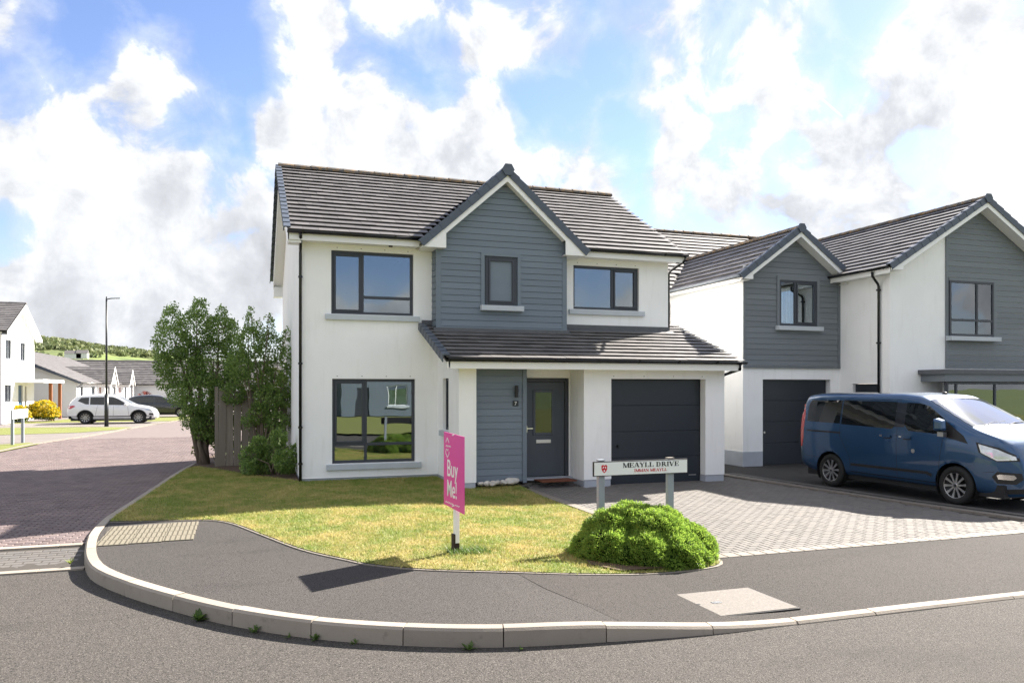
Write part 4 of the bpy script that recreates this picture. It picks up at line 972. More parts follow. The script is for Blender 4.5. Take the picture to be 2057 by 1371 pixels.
rel(w3.build('wall', 'render', NB, fix=False)); rel(sidew.build('side_wall', 'render', NB, loc=(15.37, .8, 0), rz=-math.pi / 2, fix=False))
rel(MB().box(0, 1.1, .1, .14, 0, 2.2).build('front_door', 'garage_door', NB, loc=(15.37, .28, -.02), rz=-math.pi / 2))
MBc = MB().box(17.36, 21.5, -1.145, -1.11, 2.62, 2.68).box(17.33, 17.42, -1.15, -1.105, 2.62, 6.35); bcl = rel(MBc.build('cladding_trim', 'cladding_warm', NB))
boards(bcl, -1.115, 2.68, 7.1, .155, lambda z: max(17.42, BX - (BZ - .2 - z) / BSL), lambda z: min(21.4, BX + (BZ - .2 - z) / BSL), [(17.42, 19.2, 3.5, 5.12)], 'cladding_warm')
t_ = MB()
for q in ((19.08, 19.22, 3.5, 5.14), (17.42, 19.08, 5.07, 5.14)): t_.box(q[0], q[1], -1.17, -1.05, q[2], q[3])
rel(t_.build('window_trim', 'cladding_warm', NB))
nw2 = rel(window(NB, 1.66, 1.55, (17.42, -1.185, 3.52), cols=(1.02,), rows={0: (.45,), 1: (.45,)}, sillw=.1, room=False))
MB().box(.02, 1.64, .042, .044, .02, 1.53).build('window_backing', 'curtain', nw2)
rel(MB().box(15.02, 15.04, -1.45, .78, 5.12, 5.27).box(15.04, 15.37, -1.1, .78, 5.14, 5.155).build('fascia', 'white_upvc', NB))
rel(gutter(NB, (14.96, -1.46, 5.30), (14.96, .75, 5.30), .06))
rel(downpipe(NB, [(14.97, -.9, 5.22), (14.98, -.9, 5.10), (15.28, -.78, 4.92), (15.31, -.78, 4.85), (15.31, -.78, .1)], clips=(4.75, 3.3)))
bay = rel(MB().box(16.35, 22, -1.95, -1.1, 2.44, 2.56).build('bay_roof', 'lead', NB))
MB().box(16.45, 22, -1.9, -1.1, 2.24, 2.44).build('fascia', 'cladding_warm', bay)
rel(window(NB, 5.2, 1.35, (16.6, -1.82, .88), cols=(.35, 1.75, 3.2), sillw=.1, room=False))
rel(MB().box(16.62, 21.8, -1.80, -1.1, -.2, .86).build('bay_wall', 'render', NB))
bl = rel(MB().box(16.7, 21.8, -1.62, -1.60, .9, 2.2).build('window_backing', 'curtain', NB))
place_tiles(g1, tl1, 80, Vector((0, 0, 0))); place_tiles(g2, tl2, 70, Vector((0, 0, 0))); place_tiles(g3, tl3, 140, Vector((0, 0, 0)))

# ------------------------------------------------------------------ houses on the left
def courses(parent, P0, U, S, width, length, base, mat='tile_field', g=.3):
    P0, U, S = Vector(P0) - base, Vector(U).normalized(), Vector(S).normalized(); Nn = U.cross(S)
    if Nn.z < 0: Nn = -Nn
    b = MB(); n = int(length / g)
    for r in range(n):
        x = -.17 * (r % 2)
        while x < width:
            a, c = max(0, x), min(width, x + .33)
            if c - a > .02:
                p = P0 + U * a + S * (r * g); q = P0 + U * (c - .004) + S * (r * g)
                b.quad(p + Nn * .055, q + Nn * .055, q + S * .34 + Nn * .02, p + S * .34 + Nn * .02); b.quad(p, q, q + Nn * .055, p + Nn * .055)
            x += .33
    return stuff(b.build('tile_field', mat, parent, fix=False))
def left_house():
    X, y0, y1, ya = -14.3, 34.3, 41.6, 38.0; B = Vector((X, y0, 0)); h = empty('detached_house', B); tag(h, 'white two storey house with blue door and timber porch posts at left edge', 'house', 'houses of the estate')
    # local frame of the gable wall that faces the road: u = y - y0 reversed by rotation
    wins = [(35.0, 36.25, 3.80, 4.93), (38.2, 39.45, 3.80, 4.93), (34.8, 36.25, 1.25, 2.28), (37.75, 38.8, .0, 2.25), (39.3, 39.7, .1, 2.2)]
    b = MB(); w = wall_front(0, y1 - y0, 0, 5.45, 0, .12, [(a - y0, c - y0, d, e) for a, c, d, e in wins]); w.quad((0, 0, 5.45), (y1 - y0, 0, 5.45), (ya - y0, 0, 7.2))
    w.quad((0, 0, 0), (0, 0, 5.45), (0, 11, 5.45), (0, 11, 0))
    o = w.build('wall', 'render', h, fix=False); o.rotation_euler.z = math.pi / 2
    for (a, c, d, e) in wins[:3]: window(h, c - a, e - d, (-.07, a - y0, d), rz=math.pi / 2, cols=((c - a) * .55,), sillw=.08)
    MB().box(-.12, -.08, 37.78 - y0, 38.78 - y0, 0, 2.24).build('door', 'blue_door', h)
    MB().box(-.12, -.08, 39.3 - y0, 39.7 - y0, .1, 2.2).build('side_light', 'room_dark', h)
    r = MB().yz([(33.9 - y0, 5.3), (ya - y0, 7.25), (42.1 - y0, 5.3), (42.1 - y0, 5.36), (ya - y0, 7.31), (33.9 - y0, 5.36)], -11, .35).build('roof', 'sign_black', h)
    courses(r, (X - 10.9, 33.86, 5.36), (1, 0, 0), (0, ya - 33.9, 1.95), 11.25, math.hypot(ya - 33.9, 1.95) + .02, B)
    ridge_tiles(r, (-11, ya - y0, 7.34), (.36, ya - y0, 7.34), 'tile', .12, .45)
    MB().prism([(.35, 33.9 - y0, 5.1), (.35, 33.9 - y0, 5.32), (.35, ya - y0, 7.27), (.35, 42.1 - y0, 5.32), (.35, 42.1 - y0, 5.1), (.35, ya - y0, 7.02)], (.02, 0, 0)).prism([(0, 33.95 - y0, 5.12), (0, ya - y0, 7.05), (.35, ya - y0, 7.05), (.35, 33.95 - y0, 5.12)], (0, 0, .01)).prism([(0, 42.05 - y0, 5.12), (0, ya - y0, 7.05), (.35, ya - y0, 7.05), (.35, 42.05 - y0, 5.12)], (0, 0, .01)).build('barge_board', 'white_upvc', h)
    MB().box(-.02, 1.5, 37.0 - y0, 43.0 - y0, 2.42, 2.62).build('porch_canopy', 'white_upvc', h)
    for y in (40.0, 42.7): MB().box(1.2, 1.38, y - y0 - .09, y - y0 + .09, 0, 2.42).build('porch_post', 'timber_post', h)
left_house()
def bungalow():
    X, y0 = -12.6, 46.0; B = Vector((X, y0, 0)); h = empty('bungalow', B); tag(h, 'long white bungalow with grey roof and two small porch gables behind the white car', 'bungalow', 'houses of the estate')
    w = MB(); w.quad((0, 0, 0), (0, 0, 2.5), (-6, 0, 5.1), (-12, 0, 2.5), (-12, 0, 0)); w.build('wall', 'shed_white', h)
    wins = [(1.5, 2.6, 1.0, 2.2), (6, 7.6, 1.0, 2.2), (14, 15.4, 1.0, 2.2), (17, 18.6, 1.0, 2.2), (24.5, 25.9, 1.0, 2.2)]; doors = [(9.6, 10.6, 0, 2.15), (20.8, 21.8, 0, 2.15)]
    s = wall_front(0, 29, 0, 2.5, 0, .1, wins + doors).build('front_wall', 'render', h, fix=False); s.rotation_euler.z = math.pi / 2
    for (a, c, d, e) in wins: window(h, c - a, e - d, (-.06, a, d), rz=math.pi / 2, cols=((c - a) / 2,), sillw=.06, room=False)
    for i, (a, c, d, e) in enumerate(doors): MB().box(-.1, -.06, a, c, d, e).build('door', ('timber_post', 'red_door')[i], h)
    sl = math.hypot(6.35, 2.75)
    r = MB().prism([(.35, -.3, 2.5), (-6, -.3, 5.25), (-6, -.3, 5.19), (.35, -.3, 2.44)], (0, 29.6, 0)).prism([(-12.35, -.3, 2.5), (-6, -.3, 5.25), (-6, -.3, 5.19), (-12.35, -.3, 2.44)], (0, 29.6, 0)).build('roof', 'tile_field', h)
    courses(r, (X + .35, y0 - .3, 2.5), (0, 1, 0), (-6.35, 0, 2.75), 29.6, sl, B)
    MB().prism([(.36, -.33, 2.52), (-6, -.33, 5.28), (-6, -.33, 5.0), (.36, -.33, 2.36)], (0, .03, 0)).build('barge_board', 'verge_tile', h)
    gutter(h, (.40, -.3, 2.48), (.40, 29.3, 2.48), .06, 4); downpipe(h, [(.38, .1, 2.42), (.36, .1, 2.35), (.06, .08, 2.15), (.06, .06, 2.0), (.06, .06, 0)])
    for yc in (10.6, 21.9):
        p = MB().prism([(-2.2, yc - 1.9, 2.42), (1.05, yc - 1.9, 2.42), (1.05, yc, 3.85), (-2.9, yc, 3.85)], (0, 0, .07)).prism([(-2.2, yc + 1.9, 2.42), (1.05, yc + 1.9, 2.42), (1.05, yc, 3.85), (-2.9, yc, 3.85)], (0, 0, .07)).build('porch_roof', 'tile_field', h)
        courses(p, Vector((-2.4, yc - 1.9, 2.5)) + B, (1, 0, 0), (0, 1.9, 1.43), 3.45, math.hypot(1.9, 1.43), B)
        MB().prism([(.9, yc - 1.6, 2.45), (.9, yc, 3.75), (.9, yc + 1.6, 2.45)], (.08, 0, 0)).prism([(1.06, yc - 1.95, 2.3), (1.06, yc - 1.95, 2.48), (1.06, yc, 3.93), (1.06, yc + 1.95, 2.48), (1.06, yc + 1.95, 2.3), (1.06, yc, 3.7)], (.02, 0, 0)).build('porch_gable', 'white_upvc', h)
        for s in (-1, 1): MB().box(.85, .97, yc + s * 1.5 - .06, yc + s * 1.5 + .06, 0, 2.45).build('porch_post', 'white_upvc', h)
bungalow()
def far_bungalow():
    B = Vector((-4, 78, 0)); h = empty('bungalow', B); tag(h, 'far bungalow with wide dark tiled roof above the dark parked car', 'bungalow', 'houses of the estate')
    w = MB(); w.box(-16, 12, 0, 8, 0, 2.5); w.build('wall', 'shed_white', h)
    r = MB().yz([(-.4, 2.45), (4.5, 5.15), (9.4, 2.45), (9.4, 2.52), (4.5, 5.22), (-.4, 2.52)], -16.4, 12.4).build('roof', 'tile_field', h)
    courses(r, B + Vector((-16.4, -.45, 2.52)), (1, 0, 0), (0, 4.9, 2.7), 28.8, math.hypot(4.9, 2.7), B, g=.42); ridge_tiles(r, (-16.4, 4.5, 5.25), (12.4, 4.5, 5.25), 'tile', .13, .9)
    gutter(h, (-16.4, -.5, 2.5), (12.4, -.5, 2.5), .07, 6)
    MB().box(2, 4.4, -.02, .02, 0, 2.1).build('garage_door', 'white_upvc', h)
far_bungalow()
# house and hedge across the road behind the viewer: they show in the windows, walls coloured dark to dim the reflection
def opposite(x, y, label, wd):
    B = Vector((x, y, 0)); h = empty('detached_house', B, math.pi); tag(h, label, 'house', 'houses of the estate')
    wins = [(.8, 2.4, 3.6, 5), (5.6, 7.2, 3.6, 5), (.8, 2.6, .8, 2.3), (3.4, 4.9, .8, 2.3), (3.3, 4.9, 3.6, 5), (6.2, 7.2, .0, 2.1)]
    wall_front(0, wd, 0, 5.4, 0, .1, wins).quad((0, 0, 0), (0, 8, 0), (0, 8, 5.4), (0, 4, 7.5), (0, 0, 5.4)).quad((wd, 0, 0), (wd, 8, 0), (wd, 8, 5.4), (wd, 4, 7.5), (wd, 0, 5.4)).build('wall', 'cladding', h, fix=False)
    for (a, c, d, e) in wins[:5]: window(h, c - a, e - d, (a, .06, d), cols=((c - a) / 2,), room=False, frame='white_upvc')
    MB().box(6.2, 7.2, .05, .09, 0, 2.1).build('door', 'anthracite', h)
    MB().yz([(-.4, 5.3), (4, 7.75), (8.4, 5.3), (8.4, 5.4), (4, 7.85), (-.4, 5.4)], -.3, wd + .3).build('roof', 'tile_field', h)
opposite(14.0, -41, 'house across the road, walls darkened to dim its reflection in the ground floor window', 8.2)
opposite(4.2, -45, 'second house across the road, walls darkened to dim its reflection in the left of the ground floor window', 8.2)
# ------------------------------------------------------------------ plants
def fyp(px, py, y):
    u = (px - 1028.5) / 1570; w = (780 - py) / 1570; c, s = math.cos(R(19)), math.sin(R(19)); t = (y - CAM.y) / (-s * u + c)
    return Vector((CAM.x + (c * u + s) * t, y, CAM.z + w * t)), t
def leaf_mesh(name, C, size, mat, parent, seed, up=.3, aspect=.5):
    g = np.random.default_rng(seed); C = np.asarray(C); n = len(C); L = g.uniform(.7, 1.25, n)[:, None] * size
    a = g.normal(size=(n, 3)); a[:, 2] += up * 2; a /= np.linalg.norm(a, axis=1)[:, None]
    b = np.cross(a, g.normal(size=(n, 3))); b /= np.linalg.norm(b, axis=1)[:, None]; c = np.cross(a, b)
    V = np.stack([C - a * L / 2, C + b * L * aspect / 2 + c * L * .08, C + a * L / 2, C - b * L * aspect / 2 + c * L * .08], 1).reshape(-1, 3)
    return np_mesh(name, V, np.arange(4 * n).reshape(-1, 4), mat, parent)
def clump_points(clumps, n, seed, shell=.55):
    g = np.random.default_rng(seed); vol = np.array([c[1][0] * c[1][1] * c[1][2] for c in clumps]) ** .72; vol = vol / vol.sum(); out = []
    for (ctr, rad), v in zip(clumps, vol):
        k = int(n * v); d = g.normal(size=(k, 3)); d /= np.linalg.norm(d, axis=1)[:, None]; r = g.uniform(shell, 1.08, (k, 1)) ** .6
        # leaves gather on twigs
        tw = np.array(ctr) + d * r * np.array(rad); out.append(tw + g.normal(size=(k, 3)) * .03)
    return np.concatenate(out)
def px_clumps(lst, y, depth=1.0, jit=.35, seed=0):
    g = random.Random(seed); out = []
    for c in lst:
        x, yy, r = c[:3]; yd = y + g.uniform(-jit, jit); p, t = fyp(x, yy, yd); rm = r * t / 1570 * .96; rz = rm * (c[3] if len(c) > 3 else 1)
        out.append((p, (rm, min(rm, .7) * depth, rz)))
    return out
def shrub(name, base, clumps, n, size, label, cat, leaf, seed, stems=6, trunk_r=.05, group=None, lean=.25):
    B = Vector(base); h = empty(name, B); tag(h, label, cat, group); g = random.Random(seed)
    t = MB()
    for k, (p, rad) in enumerate(clumps):
        if k >= stems: break
        s = Vector((g.uniform(-.1, .1), g.uniform(-.1, .1), -.05)); e = p - B + Vector((0, 0, rad[2] * .5)); m1 = s.lerp(e, .3) + Vector((g.uniform(-.1, .1), g.uniform(-.1, .1), .15)); m2 = s.lerp(e, .65) + Vector((g.uniform(-.12, .12), g.uniform(-.12, .12), .08))
        t.tube([s, m1, m2, e], [trunk_r * g.uniform(.7, 1.1), trunk_r * .7, trunk_r * .4, .006], 7)
        for q in range(5):
            a = m2.lerp(e, g.random()); d = Vector((g.gauss(0, 1), g.gauss(0, 1), abs(g.gauss(0, .8)))).normalized() * min(rad) * 1.0
            t.tube([a, a + d * .5 + Vector((0, 0, .03)), a + d], [trunk_r * .22, trunk_r * .14, .004], 5)
    t.build('trunk', 'bark', h, smooth=True)
    P = clump_points(clumps, n, seed) - np.array(B); leaf_mesh('crown', P, size, leaf, h, seed)
    return h
tall = px_clumps([(345, 690, 38), (395, 660, 40), (440, 665, 34), (370, 735, 46), (430, 735, 52), (400, 790, 46), (455, 785, 36), (360, 790, 26), (425, 850, 38), (388, 840, 26), (345, 640, 20, 1.3), (338, 624, 8, 1.5), (400, 622, 16, 1.3), (396, 608, 7, 1.6), (445, 634, 13, 1.6), (330, 735, 22), (316, 718, 10, .6), (352, 615, 6, 1.8), (410, 610, 6, 1.6), (322, 655, 10), (445, 880, 26), (470, 700, 25), (440, 845, 30), (468, 850, 20), (405, 868, 18), (330, 770, 14), (465, 660, 16, 1.4), (475, 745, 26)], 5.0, 1.0, .45, 3)
shrub('tall_shrub', (-2.2, 5.0, 0), tall, 25000, .08, 'tall dark green evergreen shrub with pale trunk beside the brick road', 'shrub', 'leaf_dark', 5, 10, .085)
mid = px_clumps([(500, 690, 28, 1.3), (545, 700, 30, 1.2), (480, 735, 30), (520, 755, 34), (578, 720, 18, 1.5), (575, 760, 20), (500, 648, 10, 2.2), (503, 624, 5, 2.2), (543, 655, 9, 2.2), (540, 635, 4, 2), (577, 672, 9, 1.6), (585, 790, 14), (540, 800, 30), (470, 790, 24), (520, 660, 12, 1.5), (520, 830, 22), (556, 846, 22), (498, 846, 15), (585, 845, 12, 1.5), (530, 872, 16), (570, 800, 20)], 3.7, .8, .35, 8)
shrub('upright_shrub', (-.75, 3.65, 0), mid, 11500, .075, 'open twiggy evergreen shrub growing up in front of the wooden fence', 'shrub', 'leaf_dark', 9, 12, .03)
low = px_clumps([(505, 918, 24), (545, 915, 26), (572, 925, 24), (560, 880, 18), (535, 945, 20), (582, 950, 16), (520, 890, 16), (590, 905, 10, 1.5), (500, 940, 16)], 1.5, .9, .5, 2)
shrub('low_shrub', (-.5, 1.5, 0), low, 6500, .075, 'low leafy green shrub at the corner of the white house', 'shrub', 'leaf_dark', 12, 6, .022)
yel = px_clumps([(545, 770, 34), (520, 800, 28), (555, 830, 30), (485, 830, 30), (520, 860, 30)], 5.6, 1., .3, 4)
shrub('yellow_shrub', (-.7, 5.7, 0), yel, 5500, .085, 'sunlit yellow green shrub glimpsed behind the wooden fence', 'shrub', 'leaf_bright', 21, 5, .03)
bs = px_clumps([(455, 900, 22), (440, 880, 14), (395, 905, 10)], 5.4, 1, .2, 4)
shrub('young_shrub', (-1.9, 5.6, 0), bs, 900, .075, 'small bright green shrub at the foot of the tall evergreen', 'shrub', 'leaf_bright', 22, 3, .012)
# gorse by the left house
def gorse(label, spec, base, seed):
    c = px_clumps(spec, base[1], 1.2, .4, seed); h = shrub('gorse_bush', base, c, 2600, .11, label, 'bush', 'gorse_leaf', seed, 4, .03)
    P = clump_points(c, 4200, seed + 1, .8) - np.array(base); leaf_mesh('blossom', P[P[:, 2] > .3], .11, 'gorse', h, seed + 3, aspect=.8)
gorse('yellow flowering bush beside the white house and the far name sign', [(88, 822, 24, .8), (66, 826, 16), (104, 828, 16, .8), (78, 832, 18, .6), (95, 835, 20, .4)], (-12.6, 39.0, -.02), 31)
gorse('smaller yellow green bush against the left house wall', [(38, 828, 14), (30, 834, 12), (48, 834, 12)], (-13.7, 37.2, -.02), 41)
cor = empty('cordyline', (-10.4, 52, 0)); tag(cor, 'small spiky red leaved cordyline above the dark car roof', 'plant')
cb = MB(); g_ = random.Random(4)
p_, t_ = fyp(291, 797, 52); cor.location = (p_.x, 52, 0)
MB().tube([(0, 0, 0), (0, 0, 1.35)], [.06, .05], 7).build('stem', 'bark', cor)
for k in range(60):
    a = g_.uniform(0, 6.28); e = g_.uniform(.1, 1.3); d = Vector((math.cos(a) * math.cos(e), math.sin(a) * math.cos(e), math.sin(e))); n_ = Vector((-math.sin(a), math.cos(a), 0)) * .025; o_ = Vector((0, 0, 1.35))
    cb.quad(o_ - n_, o_ + n_, o_ + d * .45 + n_ * .7 + Vector((0, 0, .02)), o_ + d * .62 - Vector((0, 0, .04)), o_ + d * .45 - n_ * .7 + Vector((0, 0, .02)))
cb.build('leaves', 'cordyline', cor, fix=False)
# juniper mound under the street sign
def juniper():
    B = Vector((3.72, -8.62, G(3.72) - .01)); h = empty('juniper_bush', B); tag(h, 'rounded bright green juniper mound below the street name sign', 'bush')
    g = np.random.default_rng(5); lumps = []
    lumps += [(-.62, -.28, .16, .36), (-.2, -.62, .14, .36), (.25, -.72, .12, .34), (.62, -.42, .16, .36), (.76, .02, .18, .32), (.1, -.3, .34, .42), (-.4, .05, .32, .42), (.42, .1, .34, .40), (0, .28, .42, .38), (-.72, .05, .10, .32), (.5, .5, .22, .36), (-.3, .5, .22, .36), (-.45, -.55, .08, .28), (.5, -.68, .06, .26), (.22, .1, .46, .30), (-.1, -.02, .46, .32), (.86, -.24, .06, .26), (-.84, -.2, .02, .24), (.0, -.84, .02, .24)]
    for k in range(70):
        i = g.integers(0, 17); c = lumps[i]; d = g.normal(size=3); d[2] = abs(d[2]); d /= np.linalg.norm(d); r = c[3]
        lumps.append((c[0] + d[0] * r * .78, c[1] + d[1] * r * .78, c[2] + d[2] * r * .72, g.uniform(.06, .12)))
    Lp = np.array(lumps); N = 95000; idx = g.choice(len(Lp), N, p=(Lp[:, 3] ** 2) / (Lp[:, 3] ** 2).sum()); d = g.normal(size=(N, 3)); d /= np.linalg.norm(d, axis=1)[:, None]
    Lp[:, :2] *= .89; Lp[:, 2] *= .8; Lp[:, 3] *= .93
    P = Lp[idx, :3] + d * Lp[idx, 3:4] * np.array([1, 1, .92]); keep = P[:, 2] > .0
    # keep only points on the outer surface
    for c in Lp: keep &= (((P - c[:3]) / np.array([1, 1, .92])) ** 2).sum(1) > (c[3] * .93) ** 2
    hole = ((P - np.array([.08, -.40, .46])) ** 2).sum(1) < .085 ** 2; keep &= ~hole
    P = P[keep]; D = d[keep]; n = len(P); V = []
    P = P + D * (.022 * np.sin(P[:, :1] * 17 + P[:, 2:] * 23) * np.sin(P[:, 1:2] * 21 + 1.3) + .012 * np.sin(P[:, :1] * 47 + P[:, 1:2] * 39) * np.sin(P[:, 2:] * 51))
    P[:, 2] -= .05 * np.hypot(P[:, 0], P[:, 1]) * np.abs(np.sin(np.arctan2(P[:, 1], P[:, 0]) * 6.5)); stray = np.where(g.random((n, 1)) < .02, 1.8, 1.0)
    for k in range(4):
        a = D * .9 + g.normal(size=(n, 3)) * .55; a[:, 2] += .25; a /= np.linalg.norm(a, axis=1)[:, None]; b = np.cross(a, g.normal(size=(n, 3))); b /= np.linalg.norm(b, axis=1)[:, None]
        L = g.uniform(.016, .031, (n, 1)); L = L * stray; O = P + g.normal(size=(n, 3)) * .014 - D * .012
        V.append(np.stack([O - b * .004, O + b * .004, O + a * L * .7 + b * .0052, O + a * L, O + a * L * .7 - b * .0052], 1))
    V = np.concatenate(V).reshape(-1, 3)
    np_mesh('foliage', V, np.arange(len(V)).reshape(-1, 5), 'juniper', h)
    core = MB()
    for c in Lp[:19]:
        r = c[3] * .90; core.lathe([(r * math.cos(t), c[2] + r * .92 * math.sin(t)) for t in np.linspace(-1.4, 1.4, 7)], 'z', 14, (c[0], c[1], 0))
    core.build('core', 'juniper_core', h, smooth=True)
juniper()
struct(sheet('soil_patch', [(2.75, -9.2), (3.0, -9.56), (4.2, -9.52), (4.52, -9.1), (4.5, -8.3), (3.0, -8.3)], lambda x, y: lawn_z(x, y) + .02, 'soil'))
# weeds along the kerb
def weed(px, py, n, size, label, seed):
    x, y = gz(px, py, ROAD_Z); g = random.Random(seed); h = empty('weed', (x, y, ROAD_Z)); tag(h, label, 'weed', 'weeds along the kerb'); b = MB()
    for k in range(n):
        a = g.uniform(0, 6.28); e = g.uniform(.25, 1.2); l = size * .85 * g.uniform(.6, 1.1); d = Vector((math.cos(a) * math.cos(e), math.sin(a) * math.cos(e), math.sin(e))); s = Vector((-math.sin(a), math.cos(a), 0)) * l * .16; o = Vector((g.uniform(-.02, .02), g.uniform(-.02, .02), 0))
        b.quad(o - s * .2, o + s * .2, o + d * l * .55 + s, o + d * l - Vector((0, 0, l * .15)), o + d * l * .55 - s)
    b.build('leaves', 'weed_leaf', h, fix=False)
for i, (px, py, n, s, lb) in enumerate([(398, 1246, 26, .16, 'bushy weed growing in the gutter below the curved kerb'), (512, 1268, 14, .10, 'weed with a pale shoot at the foot of the kerb'), (578, 1280, 9, .06, 'tiny weed between two larger ones at the foot of the kerb'), (632, 1284, 18, .10, 'leafy weed at a kerb joint'), (712, 1292, 10, .07, 'small flat weed at the foot of the kerb left of the sale sign'), (942, 1303, 16, .10, 'bright green dandelion at the foot of the kerb below the sale sign'), (1047, 1303, 8, .05, 'tiny weed in front of the middle kerb stones'), (212, 1172, 10, .08, 'small weed at the bend of the kerb')]): weed(px, py, n, s, lb, i)
for i, (x, y, lb) in enumerate([(-3.12, -6.95, 'yellowish weed where the setts meet the kerb'), (-3.22, -5.98, 'yellowish weed where the bricks meet the kerb')]):
    h = empty('weed', (x - .08, y, -.1)); tag(h, lb, 'weed', 'weeds along the kerb'); b = MB(); g = random.Random(50 + i)
    for k in range(16):
        a = g.uniform(0, 6.28); l = g.uniform(.05, .1); d = Vector((math.cos(a) * .7, math.sin(a) * .7, .7)); s = Vector((-math.sin(a), math.cos(a), 0)) * .012; b.quad(-s, s, d * l)
    b.build('leaves', 'grass_blade', h, fix=False)
# tuft at the foot of the sale sign
tg = blades('grass_tuft', [(1.2, -8.5), (1.75, -8.5), (1.75, -8.2), (1.2, -8.2)], 500, .04, .10, .006, lawn_z, 'weed_leaf'); tag(stuff(tg), 'green grass tuft at the foot of the sale sign', 'grass')
# white rocks by the porch
for i, (px, py, r, lb) in enumerate([(966, 974, .07, 'small reddish rock leftmost in the row of rocks by the grey porch cladding'), (978, 974, .085, 'second rock from the left by the grey porch cladding'), (991, 974, .10, 'large pale rock third in the row by the porch cladding'), (1000, 971, .075, 'middle pale rock behind its neighbours by the porch cladding'), (1011, 972, .085, 'pale rock next to the last in the row by the porch cladding'), (1028, 970, .12, 'long pale rock nearest the front door path')]):
    x, y = gz(px, py, 0); b = bmesh.new(); bmesh.ops.create_icosphere(b, subdivisions=3, radius=r); g = random.Random(i + 3)
    ax = [Vector((g.gauss(0, 1), g.gauss(0, 1), g.gauss(0, 1))).normalized() for _ in range(9)]
    for v in b.verts:
        for a in ax:
            t = v.co.dot(a) - r * .72
            if t > 0: v.co -= a * t * .85
        v.co.z *= .72; v.co.x *= 1.55 if i == 5 else 1.1
    me = bpy.data.meshes.new('rock'); b.to_mesh(me); b.free(); me.materials.append(M['stone_white']); o = link(bpy.data.objects.new('rock', me)); o.location = (x, y, r * .45); o.rotation_euler.z = i * 1.3; tag(o, lb, 'rock', 'rocks by the porch')

# ------------------------------------------------------------------ fence
fn = empty('wooden_fence', (-1.8, 4.1, 0)); tag(fn, 'weathered vertical board fence between the shrubs and the house', 'fence'); fx_ = 0
g_ = random.Random(6)
for k in range(9):
    w = .178 if k < 4 else .15; gap = .012 if k < 4 else .05
    a = fx_; b_ = MB().box(-w / 2, w / 2, -.011, .011, .02, 2.02 + g_.uniform(-.03, .03)).build('board', 'fence_wood', fn, loc=(a + w / 2, (.012 if k % 2 else -.012) - .03, 0)); b_.rotation_euler.y = g_.uniform(-.012, .012); fx_ += w + gap
for z in (.4, 1.65): MB().box(0, 1.78, .0, .045, z, z + .09).build('rail', 'fence_wood', fn)
MB().box(-.09, .0, -.04, .06, 0, 2.1).build('post', 'fence_wood', fn)

